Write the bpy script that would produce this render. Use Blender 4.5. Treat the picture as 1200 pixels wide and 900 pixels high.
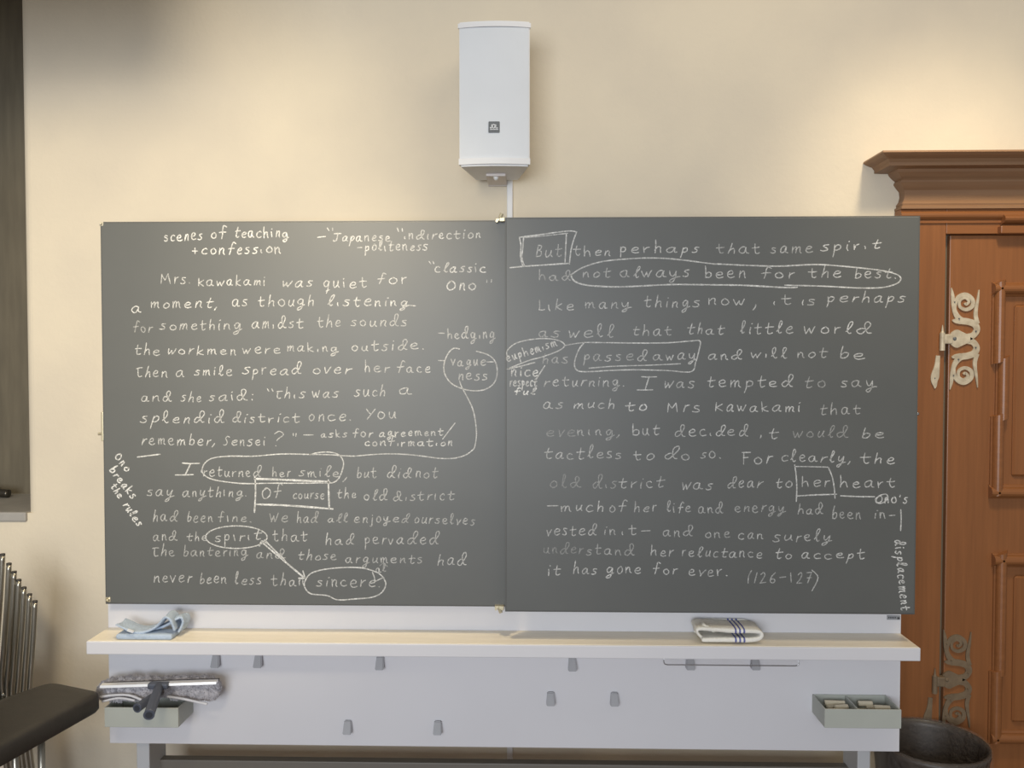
import bpy, bmesh, math, random
from mathutils import Vector, Matrix
random.seed(7)
for o in list(bpy.data.objects): bpy.data.objects.remove(o)
SC = bpy.context.scene
COL = SC.collection
PI = math.pi

# ------------------------------------------------------------------ camera
CAM = Vector((0.0, -2.95, 1.6))
yaw, pitch = math.radians(1.364), math.radians(-1.648)
cy, sy, cp, sp = math.cos(yaw), math.sin(yaw), math.cos(pitch), math.sin(pitch)
FWD = Vector((-sy*cp, cy*cp, sp)); RT = Vector((cy, sy, 0)); UP = RT.cross(FWD)
FPX = 1000.0
cam_d = bpy.data.cameras.new('camera'); cam = bpy.data.objects.new('camera', cam_d); COL.objects.link(cam)
cam_d.sensor_width = 36; cam_d.lens = 36*FPX/1200; cam_d.clip_start = 0.05
M = Matrix((RT, UP, -FWD)).transposed().to_4x4(); M.translation = CAM
cam.matrix_world = M
SC.camera = cam
def at(px, py, y):
    """point of the plane Y=y seen at pixel (px,py) of the 1200x900 photograph (used for measuring)"""
    d = FWD + RT*((px-600)/FPX) + UP*((450-py)/FPX)
    return CAM + d*((y-CAM.y)/d.y)

# ------------------------------------------------------------------ light
vs = SC.view_settings
vs.view_transform = 'Standard'; vs.look = 'None'; vs.exposure = 0.20; vs.gamma = 1.0; vs.use_curve_mapping = False
W = bpy.data.worlds.new('world'); SC.world = W; W.use_nodes = True
W.node_tree.nodes['Background'].inputs[0].default_value = (1.0, 0.96, 0.90, 1)
W.node_tree.nodes['Background'].inputs[1].default_value = 0.22
def area(name, loc, target, sx, sz, power, col):
    d = bpy.data.lights.new(name, 'AREA'); d.shape = 'RECTANGLE'; d.size = sx; d.size_y = sz; d.energy = power; d.color = col
    o = bpy.data.objects.new(name, d); COL.objects.link(o); o.location = loc
    o.rotation_euler = (Vector(target)-Vector(loc)).to_track_quat('-Z', 'Y').to_euler()
    return o
def spot(name, loc, target, ang, blend, power, col, rad):
    d = bpy.data.lights.new(name, 'SPOT'); d.spot_size = math.radians(ang); d.spot_blend = blend; d.energy = power; d.color = col; d.shadow_soft_size = rad
    o = bpy.data.objects.new(name, d); COL.objects.link(o); o.location = loc
    o.rotation_euler = (Vector(target)-Vector(loc)).to_track_quat('-Z', 'Y').to_euler()
    return o
area('daylight_window', (-0.9, -6.2, 1.7), (-0.2, 0, 1.3), 2.8, 1.9, 160, (0.88, 0.935, 1.0))
spot('ceiling_spot', (-0.75, -2.7, 2.55), (-1.28, 0, 1.72), 60, 1.0, 165, (1.0, 0.86, 0.62), 0.24)
spot('ledge_downlight', (-0.55, -1.0, 3.25), (-0.75, -0.42, 0.76), 62, 1.0, 95, (1.0, 0.83, 0.56), 0.10)
spot('door_downlight', (1.25, -1.15, 3.3), (1.42, 0, 1.62), 60, 1.0, 78, (1.0, 0.84, 0.58), 0.12)
area('ceiling_lamp', (1.0, -1.25, 3.35), (1.0, -0.4, 0.0), 1.6, 0.5, 9, (1.0, 0.84, 0.60))

# ------------------------------------------------------------------ materials
def mat(name, col, rough=0.6, metal=0.0, var=0.0, scale=5.0, stretch=(1,1,1), bump=0.0, bscale=60.0, col2=None, spec=0.5, detail=4.0):
    m = bpy.data.materials.new(name); m.use_nodes = True
    nt = m.node_tree; b = nt.nodes['Principled BSDF']
    b.inputs['Base Color'].default_value = (*col, 1); b.inputs['Roughness'].default_value = rough; b.inputs['Metallic'].default_value = metal
    b.inputs['Specular IOR Level'].default_value = spec
    tc = nt.nodes.new('ShaderNodeTexCoord'); mp = nt.nodes.new('ShaderNodeMapping'); mp.inputs['Scale'].default_value = stretch
    nt.links.new(tc.outputs['Object'], mp.inputs['Vector'])
    if var > 0 or col2:
        n = nt.nodes.new('ShaderNodeTexNoise'); n.inputs['Scale'].default_value = scale; n.inputs['Detail'].default_value = detail
        nt.links.new(mp.outputs[0], n.inputs['Vector'])
        r = nt.nodes.new('ShaderNodeValToRGB')
        c2 = col2 or tuple(c*(1-var) for c in col)
        r.color_ramp.elements[0].position = 0.32; r.color_ramp.elements[1].position = 0.68
        r.color_ramp.elements[0].color = (*c2, 1); r.color_ramp.elements[1].color = (*col, 1)
        nt.links.new(n.outputs[0], r.inputs[0]); nt.links.new(r.outputs[0], b.inputs['Base Color'])
    if bump > 0:
        n2 = nt.nodes.new('ShaderNodeTexNoise'); n2.inputs['Scale'].default_value = bscale; n2.inputs['Detail'].default_value = 3
        nt.links.new(mp.outputs[0], n2.inputs['Vector'])
        bp = nt.nodes.new('ShaderNodeBump'); bp.inputs['Strength'].default_value = bump; bp.inputs['Distance'].default_value = 0.01
        nt.links.new(n2.outputs[0], bp.inputs['Height']); nt.links.new(bp.outputs[0], b.inputs['Normal'])
    return m
MAT = dict(
    plaster=mat('cream_plaster', (0.80, 0.71, 0.56), 0.9, 0, scale=2.1, col2=(0.70, 0.625, 0.51), bump=0.12, bscale=45, spec=0.2, detail=6),
    floor=mat('floor_wood', (0.22, 0.13, 0.07), 0.5, 0, 0.4, 3, (1, 12, 1)),
    shutter=mat('dark_wood', (0.17, 0.145, 0.10), 0.6, 0, 0.25, 4, (8, 8, 1)),
    sill=mat('grey_stone', (0.42, 0.40, 0.37), 0.7, 0, 0.15, 12),
    board=mat('slate_enamel', (0.118, 0.122, 0.117), 0.42, 0, scale=2.6, col2=(0.106, 0.110, 0.106), spec=0.5),
    boardedge=mat('board_edge', (0.10, 0.10, 0.095), 0.45),
    white=mat('white_laminate', (0.71, 0.705, 0.74), 0.38, 0, 0.03, 3),
    oak=mat('pale_laminate', (0.90, 0.82, 0.67), 0.35, 0, 0.06, 4, (1, 14, 1)),
    spk=mat('white_plastic', (0.84, 0.84, 0.85), 0.5, 0, 0.02, 8),
    grille=mat('white_grille', (0.76, 0.79, 0.83), 0.6, 0, 0.04, 6, bump=0.1, bscale=900),
    brack=mat('bracket_paint', (0.74, 0.68, 0.65), 0.5),
    badge=mat('badge_grey', (0.13, 0.14, 0.15), 0.4),
    badgetxt=mat('badge_letters', (0.75, 0.76, 0.78), 0.4),
    hook=mat('grey_hook_plastic', (0.38, 0.38, 0.40), 0.5, 0, 0.05, 20),
    tray=mat('grey_green_tray', (0.44, 0.46, 0.42), 0.5, 0, 0.05, 12),
    leg=mat('leg_grey', (0.50, 0.51, 0.53), 0.4),
    bar=mat('bar_grey', (0.16, 0.145, 0.125), 0.5),
    chrome=mat('chrome', (0.44, 0.415, 0.355), 0.30, 0.9),
    steel=mat('steel_wire', (0.50, 0.50, 0.52), 0.3, 0.9),
    brass=mat('pale_brass', (0.62, 0.56, 0.40), 0.35, 0.6),
    cap=mat('cream_cap', (0.66, 0.62, 0.50), 0.5),
    rubber=mat('black_rubber', (0.05, 0.045, 0.04), 0.6),
    vinyl=mat('black_vinyl', (0.040, 0.034, 0.027), 0.55, 0, 0.2, 30, bump=0.05, bscale=200),
    wood_v=mat('door_wood', (0.275, 0.108, 0.038), 0.36, 0, scale=7, stretch=(11, 11, 0.5), col2=(0.23, 0.090, 0.032), detail=7),
    wood_h=mat('door_wood_across', (0.275, 0.108, 0.038), 0.34, 0, scale=7, stretch=(0.5, 11, 11), col2=(0.23, 0.090, 0.032), detail=7),
    cornice=mat('cornice_wood', (0.30, 0.168, 0.088), 0.5, 0, scale=5, stretch=(0.6, 8, 8), col2=(0.255, 0.138, 0.072), detail=7),
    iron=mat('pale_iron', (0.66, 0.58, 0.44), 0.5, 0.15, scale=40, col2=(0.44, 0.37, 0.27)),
    iron_dark=mat('darker_iron', (0.215, 0.155, 0.095), 0.6, 0.1, scale=40, col2=(0.165, 0.115, 0.07)),  # darker brown than the iron of the upper hinge
    bluecloth=mat('blue_cloth', (0.50, 0.60, 0.74), 0.9, 0, 0.15, 30, bump=0.5, bscale=250),
    tag=mat('white_tag', (0.88, 0.88, 0.88), 0.6),
    fleece=mat('grey_fleece', (0.62, 0.60, 0.63), 0.95, 0, scale=55, col2=(0.40, 0.39, 0.42)),
    alu=mat('aluminium', (0.86, 0.86, 0.87), 0.38, 0.6),
    fleecewhite=mat('white_fleece_edge', (0.74, 0.73, 0.75), 0.9, 0, 0.1, 60),
    handle=mat('slate_blue_plastic', (0.075, 0.085, 0.115), 0.45),
    handledark=mat('handle_bore', (0.03, 0.035, 0.045), 0.6),
    chalkstick=mat('chalk_stick', (0.80, 0.72, 0.55), 0.9, 0, 0.12, 30),
    bin=mat('bin_plastic', (0.030, 0.022, 0.017), 0.45),
    stickergrey=mat('sticker_grey', (0.28, 0.29, 0.31), 0.5),
    stickerdark=mat('sticker_print', (0.06, 0.06, 0.07), 0.5),
)
def liner_mat():
    m = bpy.data.materials.new('clear_bin_liner'); m.use_nodes = True; nt = m.node_tree
    b = nt.nodes['Principled BSDF']; b.inputs['Base Color'].default_value = (0.50, 0.44, 0.40, 1); b.inputs['Roughness'].default_value = 0.10
    out = nt.nodes['Material Output']; mx = nt.nodes.new('ShaderNodeMixShader'); tr = nt.nodes.new('ShaderNodeBsdfTransparent')
    mx.inputs[0].default_value = 0.09
    nt.links.new(tr.outputs[0], mx.inputs[1]); nt.links.new(b.outputs[0], mx.inputs[2]); nt.links.new(mx.outputs[0], out.inputs[0])
    n = nt.nodes.new('ShaderNodeTexNoise'); n.inputs['Scale'].default_value = 22; bp = nt.nodes.new('ShaderNodeBump'); bp.inputs['Strength'].default_value = 0.7; bp.inputs['Distance'].default_value = 0.02
    nt.links.new(n.outputs[0], bp.inputs['Height']); nt.links.new(bp.outputs[0], b.inputs['Normal'])
    return m
MAT['liner'] = liner_mat()
def towel_mat(xs):
    m = mat('striped_white_towel', (0.88, 0.86, 0.80), 0.95, bump=0.5, bscale=220); nt = m.node_tree; b = nt.nodes['Principled BSDF']
    tc = nt.nodes.new('ShaderNodeTexCoord'); sx = nt.nodes.new('ShaderNodeSeparateXYZ'); nt.links.new(tc.outputs['Object'], sx.inputs[0])
    last = None
    for x in xs:
        c = nt.nodes.new('ShaderNodeMath'); c.operation = 'COMPARE'; c.inputs[1].default_value = x; c.inputs[2].default_value = 0.0026
        nt.links.new(sx.outputs[0], c.inputs[0])
        if last:
            a = nt.nodes.new('ShaderNodeMath'); a.operation = 'MAXIMUM'; nt.links.new(last, a.inputs[0]); nt.links.new(c.outputs[0], a.inputs[1]); last = a.outputs[0]
        else: last = c.outputs[0]
    mx = nt.nodes.new('ShaderNodeMix'); mx.data_type = 'RGBA'; mx.inputs[6].default_value = (0.88, 0.86, 0.80, 1); mx.inputs[7].default_value = (0.13, 0.15, 0.40, 1)
    nt.links.new(last, mx.inputs[0]); nt.links.new(mx.outputs[2], b.inputs['Base Color'])
    return m
def chalk_mat():
    m = bpy.data.materials.new('white_chalk'); m.use_nodes = True; nt = m.node_tree
    b = nt.nodes['Principled BSDF']; b.inputs['Base Color'].default_value = (0.80, 0.80, 0.78, 1); b.inputs['Roughness'].default_value = 1.0; b.inputs['Specular IOR Level'].default_value = 0.0
    out = nt.nodes['Material Output']; mx = nt.nodes.new('ShaderNodeMixShader'); tr = nt.nodes.new('ShaderNodeBsdfTransparent')
    at_ = nt.nodes.new('ShaderNodeAttribute'); at_.attribute_name = 'chalk_amount'
    tc = nt.nodes.new('ShaderNodeTexCoord'); n = nt.nodes.new('ShaderNodeTexNoise'); n.inputs['Scale'].default_value = 190; n.inputs['Detail'].default_value = 2
    nt.links.new(tc.outputs['Object'], n.inputs['Vector'])
    mr = nt.nodes.new('ShaderNodeMapRange'); mr.inputs[1].default_value = 0.3; mr.inputs[2].default_value = 0.7; mr.inputs[3].default_value = 0.55; mr.inputs[4].default_value = 1.3
    nt.links.new(n.outputs[0], mr.inputs[0])
    mu = nt.nodes.new('ShaderNodeMath'); mu.operation = 'MULTIPLY'; mu.use_clamp = True
    nt.links.new(at_.outputs['Fac'], mu.inputs[0]); nt.links.new(mr.outputs[0], mu.inputs[1])
    nt.links.new(mu.outputs[0], mx.inputs[0]); nt.links.new(tr.outputs[0], mx.inputs[1]); nt.links.new(b.outputs[0], mx.inputs[2]); nt.links.new(mx.outputs[0], out.inputs[0])
    return m
MAT['chalk'] = chalk_mat()

# ------------------------------------------------------------------ helpers
def thing(name, label, cat, loc, group=None):
    o = bpy.data.objects.new(name, None); COL.objects.link(o); o.location = loc; o.empty_display_size = 0.05
    o['label'] = label; o['category'] = cat
    if group: o['group'] = group
    return o
def base_of(p):
    v = Vector((0, 0, 0))
    while p: v += p.location; p = p.parent
    return v
def obj(name, bm, m, parent=None, smooth=False, label=None, cat=None, group=None, kind=None, dens=None, sub=0):
    """world-space bmesh -> one mesh object, origin at its parent's base or its own"""
    bmesh.ops.recalc_face_normals(bm, faces=bm.faces[:])
    if parent: off = base_of(parent)
    else:
        xs = [v.co for v in bm.verts]
        off = Vector(((min(v.x for v in xs)+max(v.x for v in xs))/2, (min(v.y for v in xs)+max(v.y for v in xs))/2, min(v.z for v in xs)))
    for v in bm.verts: v.co -= off
    me = bpy.data.meshes.new(name); bm.to_mesh(me); bm.free()
    o = bpy.data.objects.new(name, me); COL.objects.link(o)
    if parent: o.parent = parent
    else: o.location = off
    me.materials.append(MAT[m] if isinstance(m, str) else m)
    if smooth:
        for p in me.polygons: p.use_smooth = True
    if sub:
        s = o.modifiers.new('soft', 'SUBSURF'); s.levels = sub; s.render_levels = sub
    if label: o['label'] = label
    if cat: o['category'] = cat
    if group: o['group'] = group
    if kind: o['kind'] = kind
    return o
def NB(): return bmesh.new()
def merge(bm, t):
    me = bpy.data.meshes.new('tmp'); t.to_mesh(me); t.free(); bm.from_mesh(me); bpy.data.meshes.remove(me)
def bx(bm, lo, hi, bev=0.0, seg=2):
    t = bmesh.new(); bmesh.ops.create_cube(t, size=1)
    for v in t.verts: v.co = Vector([lo[i]+(v.co[i]+0.5)*(hi[i]-lo[i]) for i in range(3)])
    if bev > 0: bmesh.ops.bevel(t, geom=t.edges[:], offset=bev, segments=seg, profile=0.5, affect='EDGES')
    merge(bm, t); return bm
def hexa(bm, bot, top):
    vs_ = [bm.verts.new(p) for p in bot] + [bm.verts.new(p) for p in top]; n = len(bot)
    bm.faces.new(vs_[:n][::-1]); bm.faces.new(vs_[n:])
    for i in range(n): bm.faces.new((vs_[i], vs_[(i+1) % n], vs_[n+(i+1) % n], vs_[n+i]))
    return bm
def tube(bm, pts, r, n=10, r2=None):
    pts = [Vector(p) for p in pts]; rings = []; prev = None
    for i, p in enumerate(pts):
        d = (pts[min(i+1, len(pts)-1)]-pts[max(i-1, 0)]).normalized()
        if prev is None:
            u = d.cross(Vector((0, 0, 1)));
            if u.length < 1e-3: u = d.cross(Vector((0, 1, 0)))
        else: u = prev - d*prev.dot(d)
        u.normalize(); prev = u; w = d.cross(u)
        rr = r if r2 is None else r+(r2-r)*i/(len(pts)-1)
        rings.append([bm.verts.new(p+(u*math.cos(a)+w*math.sin(a))*rr) for a in [2*PI*k/n for k in range(n)]])
    for a, b in zip(rings, rings[1:]):
        for k in range(n): bm.faces.new((a[k], a[(k+1) % n], b[(k+1) % n], b[k]))
    bm.faces.new(rings[0][::-1]); bm.faces.new(rings[-1]); return bm
def crom(pts, n=5):
    """Catmull-Rom through points (tuples of any length)"""
    if len(pts) < 3: return [tuple(p) for p in pts]
    out = []; L = len(pts)
    for i in range(L-1):
        p0, p1, p2, p3 = pts[max(i-1, 0)], pts[i], pts[i+1], pts[min(i+2, L-1)]
        for k in range(n):
            t = k/n
            out.append(tuple(0.5*((2*b)+(-a+c)*t+(2*a-5*b+4*c-d)*t*t+(-a+3*b-3*c+d)*t**3) for a, b, c, d in zip(p0, p1, p2, p3)))
    out.append(tuple(pts[-1])); return out
def offs(path):
    """unit normals of a 2D path"""
    out = []
    for i in range(len(path)):
        a = path[max(i-1, 0)]; b = path[min(i+1, len(path)-1)]
        dx, dz = b[0]-a[0], b[1]-a[1]; l = math.hypot(dx, dz) or 1
        out.append((-dz/l, dx/l))
    return out
def ribbon(bm, path, y0, y1, ny=1, wob=None):
    """solid swept from a 2D path (x, z, halfwidth), extruded in y from y0 to y1"""
    nn = offs(path); rows = []
    for j in range(ny+1):
        y = y0+(y1-y0)*j/ny; a = []; b = []
        for i, (p, n) in enumerate(zip(path, nn)):
            q = wob(i/(len(path)-1), j/ny) if wob else (0, 0, 0)
            a.append(bm.verts.new((p[0]+n[0]*p[2]+q[0], y+q[1], p[1]+n[1]*p[2]+q[2])))
            b.append(bm.verts.new((p[0]-n[0]*p[2]+q[0], y+q[1], p[1]-n[1]*p[2]+q[2])))
        rows.append(a+b[::-1])
    K = len(rows[0])
    for r0, r1 in zip(rows, rows[1:]):
        for k in range(K): bm.faces.new((r0[k], r0[(k+1) % K], r1[(k+1) % K], r1[k]))
    h = K//2
    for r in (rows[0], rows[-1]):
        for k in range(h-1): bm.faces.new((r[k], r[k+1], r[K-2-k], r[K-1-k]))
    return bm
def prism_x(bm, prof, x0, x1):
    a = [bm.verts.new((x0, y, z)) for y, z in prof]; b = [bm.verts.new((x1, y, z)) for y, z in prof]; n = len(prof)
    for i in range(n): bm.faces.new((a[i], a[(i+1) % n], b[(i+1) % n], b[i]))
    bm.faces.new(a[::-1]); bm.faces.new(b); return bm

# ------------------------------------------------------------------ setting
def S(name, bm, m, parent=None, smooth=False): return obj(name, bm, m, parent, smooth, kind=None if parent else 'structure')
XN = at(26, 300, 0).x                      # right edge of the window niche
ZN = at(10, 601, 0).z                      # its sill
bm = bx(NB(), (-3.2, -4.0, -0.1), (3.6, 0.6, 0.0)); S('floor', bm, 'floor')
bm = NB()
t = bmesh.new(); bmesh.ops.create_cube(t, size=1)
lo, hi = (XN, 0, ZN), (3.6, 0.6, 3.7)
for v in t.verts: v.co = Vector([lo[i]+(v.co[i]+0.5)*(hi[i]-lo[i]) for i in range(3)])
ed = [e for e in t.edges if all(abs(v.co.x-XN) < 1e-5 and abs(v.co.y) < 1e-5 for v in e.verts)]
bmesh.ops.bevel(t, geom=ed, offset=0.035, segments=6, profile=0.5, affect='EDGES'); merge(bm, t)
bx(bm, (-3.2, 0, 0), (3.6, 0.6, ZN)); bx(bm, (-3.2, 0, 3.3), (XN, 0.6, 3.7)); bx(bm, (-3.2, 0, ZN), (-2.75, 0.6, 3.3))
S('wall_back', bm, 'plaster', smooth=False)
bm = NB(); bx(bm, (-3.2, -1.32, 2.54), (-1.02, -1.08, 3.7), 0.01); S('shade_beam', bm, 'shutter')  # unseen beam added to shade the wall's upper left corner
bm = NB(); bx(bm, (-2.75, -0.012, ZN-0.03), (XN+0.004, 0.42, ZN+0.004), 0.006); S('trim_1', bm, 'sill')
win = bpy.data.objects.new('window_1', None); COL.objects.link(win); win.location = (-2.2, 0.40, ZN); win['kind'] = 'structure'
bm = NB(); bx(bm, (-2.75, 0.40, ZN), (XN, 0.46, 3.3), 0.004); obj('shutter', bm, 'shutter', win)
bm = NB()
for x0, x1 in ((XN-0.09, XN), (XN-0.62, XN-0.5)): bx(bm, (x0, 0.38, ZN+0.01), (x1, 0.40, 3.29), 0.004)
obj('window_frame', bm, 'shutter', win)
kp = at(8, 578, 0.30); bm = NB()
tube(bm, [kp+Vector((-0.11, 0.0, 0.004)), kp+Vector((-0.05, 0.0, 0.004)), kp+Vector((-0.012, 0, 0)), kp+Vector((0.0, 0, -0.001)), kp+Vector((0.008, 0, -0.002))], 0.016, 14)
tube(bm, [kp+Vector((-0.09, 0.0, 0)), kp+Vector((-0.09, 0.09, 0))], 0.010, 12)
obj('window_handle', bm, mat('handle_bronze', (0.10, 0.09, 0.075), 0.28, 0.8), win, True, label='dark bronze window handle')

# ---- door
YF, YL = -0.045, -0.030                    # front of frame / of leaf
XL = at(1048, 250, 0).x
ztop = at(1009, 190, 0).z
door = bpy.data.objects.new('door_1', None); COL.objects.link(door); door.location = (XL+0.62, 0, 0); door['kind'] = 'structure'
XR = XL+1.30
def zf(py): return at(1130, py, -0.04).z
ZLT = zf(275)                              # top of leaf
XJ = at(1107, 400, YF).x                   # inner edge of jamb
prof = [(0.000, ztop+0.0), (0.106, ztop), (0.108, ztop-0.006), (0.096, ztop-0.013), (0.078, ztop-0.020), (0.070, ztop-0.030), (0.070, ztop-0.040), (0.024, ztop-0.041),
        (0.020, ztop-0.050), (0.008, ztop-0.062), (0.000, ztop-0.068), (0.004, ztop-0.074), (0.004, ztop-0.080), (-0.004, ztop-0.092), (-0.014, ztop-0.104), (-0.016, ztop-0.122), (-0.012, ztop-0.138), (-0.004, ztop-0.150), (-0.006, ztop-0.156), (0.000, ztop-0.160), (0.000, ztop-0.168)]
bm = NB(); rows = []
for o, z in prof:
    rows.append([bm.verts.new(p) for p in ((XL-o, -0.001, z), (XL-o, YF-0.012-o, z), (XR+o, YF-0.012-o, z), (XR+o, -0.001, z))])
for a, b in zip(rows, rows[1:]):
    for k in range(4): bm.faces.new((a[k], a[(k+1) % 4], b[(k+1) % 4], b[k]))
bm.faces.new(rows[0]); bm.faces.new(rows[-1][::-1])
obj('cornice', bm, 'cornice', door)
zc = ztop-0.168
bm = NB()
bx(bm, (XL, YF, 0.0), (XJ, -0.001, zc), 0.003); bx(bm, (XR-(XJ-XL), YF, 0.0), (XR, -0.001, zc), 0.003); 
obj('door_frame', bm, 'wood_v', door)
bm = NB(); bx(bm, (XJ, YF, ZLT+0.002), (XR-(XJ-XL), -0.001, zc), 0.002)
obj('head_rail', bm, 'wood_h', door)
def torus_bar(bm, x0, x1, z, h, d):
    pr = [(YF, z-h/2)]+[(YF-d*math.cos(a), z+h/2*math.sin(a)) for a in [-PI/2+PI*k/8 for k in range(1, 8)]]+[(YF, z+h/2)]
    return prism_x(bm, pr, x0, x1)
bm = NB(); torus_bar(bm, XL-0.002, XR+0.002, zf(253), 0.030, 0.018); bx(bm, (XL, YF-0.006, zf(262)), (XR, YF+0.01, zf(258)), 0.001)
xb = at(1172, 260, YF).x
torus_bar(bm, xb, XR-0.1, zf(258), 0.034, 0.034); bx(bm, (xb-0.008, YF-0.022, zf(275)), (XR-0.09, YF+0.01, zf(266)), 0.003)
obj('head_moulding', bm, 'wood_h', door)
xl0 = at(1110, 500, YL).x; bm = NB(); bx(bm, (XJ-0.01, -0.010, 0), (xl0+0.01, -0.0008, ZLT+0.01)); obj('gap_backing', bm, 'shutter', door)  # dark strip added behind the leaf gap, the gap's shade put into its colour
xl1 = XR-(XJ-XL)-0.004
bm = NB(); bx(bm, (xl0, YL, 0.01), (xl1, -0.001, ZLT), 0.003)
leaf = obj('door_leaf', bm, 'wood_v', door)
def pt(px, py, y): return at(px, py, y)
def panel(pyt, pyb, pieces):
    """bolection moulding round a panel; the left stile of it is made of pieces that step sideways"""
    zt, zb = at(1165, pyt, YL).z, at(1165, pyb, YL).z
    x0 = at(1160, (pyt+pyb)/2, YL).x; x1 = xl1-(x0-xl0); w = 0.040
    prof = [(0, 0), (0.0005, 0.006), (0.004, 0.009)]+[(0.022-0.018*math.cos(PI*k/9), 0.009+0.019*math.sin(PI*k/9)) for k in range(1, 9)]+[(0.040, 0.009), (0.046, 0.004), (0.048, 0.0)]
    bm = NB()
    for zz, sgn in ((zt, -1), (zb, 1)):
        a = [bm.verts.new((x0, YL-d, zz+sgn*o)) for o, d in prof]; b = [bm.verts.new((x1, YL-d, zz+sgn*o)) for o, d in prof]
        for i in range(len(prof)-1): bm.faces.new((a[i], a[i+1], b[i+1], b[i]))
        bm.faces.new(a); bm.faces.new(b)
    def stile(xo, za, zb_, sgn, sk=0.0):
        a = [bm.verts.new((xo+sgn*o, YL-d, za+sk*o)) for o, d in prof]; b = [bm.verts.new((xo+sgn*o, YL-d, zb_+sk*o)) for o, d in prof]
        for i in range(len(prof)-1): bm.faces.new((a[i], a[i+1], b[i+1], b[i]))
        bm.faces.new(a); bm.faces.new(b)
    for (pa, pb, dx) in pieces: stile(x0+dx, at(1165, pa, YL).z, at(1165, pb, YL).z, 1, 0.35)
    stile(x1, zt, zb, -1)
    obj('panel_moulding', bm, 'wood_h', leaf)
    bm = NB(); bx(bm, (x0+0.075, YL-0.009, zb+0.075), (x1-0.075, YL+0.004, zt-0.075), 0.008, 1)
    obj('door_panel', bm, 'wood_v', leaf)
panel(331, 584, [(333, 427, 0.0), (422, 494, 0.016), (488, 582, 0.002)])
panel(648, 871, [(650, 792, 0.006), (786, 870, -0.004)])

def hinge(pxc, pyc, m, label):
    c = at(pxc, pyc, YL); s = 2.92e-3/6.925
    h = bpy.data.objects.new('hinge', None); COL.objects.link(h); h.parent = door; h.location = c-base_of(door)
    if label: h['label'] = label
    def cv(pts, fl=1): return [(c.x+(x-280)*s, c.z-fl*(y-465)*s, max(w, 2)*s) for x, y, w in pts]
    up = [[(232, 58, 3), (243, 120, 13), (250, 200, 15), (272, 270, 20), (312, 318, 26), (365, 328, 26), (418, 348, 26), (438, 392, 25), (412, 436, 24), (362, 455, 30)],
          [(243, 318, 5), (270, 322, 18), (315, 330, 20)],
          [(262, 262, 12), (262, 190, 14), (290, 132, 16), (345, 112, 16), (398, 150, 16), (398, 205, 16), (350, 232, 14), (302, 210, 12), (300, 160, 11), (340, 138, 11), (372, 165, 11), (352, 192, 10), (338, 180, 8)],
          [(450, 75, 3), (442, 150, 9), (428, 235, 14), (428, 290, 16), (444, 345, 16)]]
    bm = NB()
    for fl in (1, -1):
        for k, st in enumerate(up): ribbon(bm, crom(cv(st, fl), 5), YL-0.0045-0.0002*k, YL+0.001)
    ribbon(bm, crom(cv([(222, 465, 20), (232, 465, 44), (258, 465, 66), (285, 465, 72), (315, 465, 58), (345, 465, 44), (385, 465, 26)]), 5), YL-0.006, YL+0.001)
    obj('hinge_plate', bm, m, h)
    bm = NB()
    bx(bm, (c.x-118*s, YF-0.010, c.z-42*s), (c.x-52*s, YL+0.001, c.z+36*s), 0.003)
    tube(bm, [(c.x-135*s, YF-0.008, c.z-95*s), (c.x-135*s, YF-0.008, c.z+45*s)], 20*s, 14)
    tube(bm, [(c.x-135*s, YF-0.008, c.z+45*s), (c.x-135*s, YF-0.008, c.z+60*s), (c.x-135*s, YF-0.008, c.z+108*s)], 15*s, 12, 3*s)
    obj('hinge_knuckle', bm, m, h)
    bm = NB(); ribbon(bm, crom(cv([(118, 600, 16), (112, 680, 20), (98, 760, 32), (92, 800, 26), (98, 840, 14), (96, 862, 3)]), 5), YF-0.004, YF+0.001)
    obj('frame_tongue', bm, m, h)
    bm = NB()
    for (x, y, r) in ((262, 465, 20), (258, 172, 7), (296, 305, 8), (430, 405, 8), (258, 758, 7), (296, 630, 8), (430, 535, 8), (95, 780, 7)):
        q = Vector((c.x+(x-280)*s, 0, c.z-(y-465)*s)); yy = YF-0.0035 if x < 120 else YL-0.006
        tube(bm, [(q.x, yy+0.002, q.z), (q.x, yy-0.001, q.z), (q.x, yy-0.003, q.z)], r*s, 10, r*s*0.4)
    obj('nail', bm, 'badge' if m == 'iron' else m, h)
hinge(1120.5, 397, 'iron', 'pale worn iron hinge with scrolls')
hinge(1111.5, 796, 'iron_dark', 'darker brown iron hinge with scrolls')

# ---- white cable duct on the wall
xc = at(597.5, 230, 0).x
bm = NB(); bx(bm, (xc-0.010, -0.014, 0.05), (xc+0.010, -0.0005, 2.42), 0.003)
obj('cable_duct', bm, 'spk', label='slim white cable duct running down the wall under the loudspeaker', cat='cable duct')

# ------------------------------------------------------------------ loudspeaker
YS = -0.255
sl, sr = at(538, 110, YS).x, at(621, 110, YS).x; sc_ = (sl+sr)/2; hw = (sr-sl)/2
zt, zb = at(580, 28, YS).z, at(580, 195, YS).z
spk = thing('wall_speaker', 'white wall-mounted loudspeaker with small grey badge above the boards', 'loudspeaker', (sc_, -0.16, zb))
def secn(g=0.0, bulge=0.013, fr=0.0, n=12):
    arc = [(sc_-(hw+g)+2*(hw+g)*k/n, YS-fr-bulge*(1-(2*k/n-1)**2)) for k in range(n+1)]
    return [(sc_-(hw+g)*0.66, -0.055)]+arc+[(sc_+(hw+g)*0.66, -0.055)]
def secprism(bm, sec, z0, z1): return hexa(bm, [(x, y, z0) for x, y in sec], [(x, y, z1) for x, y in sec])
bm = NB(); secprism(bm, secn(-0.001, 0.010), zb+0.008, zt-0.010); obj('cabinet', bm, 'spk', spk)
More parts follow.
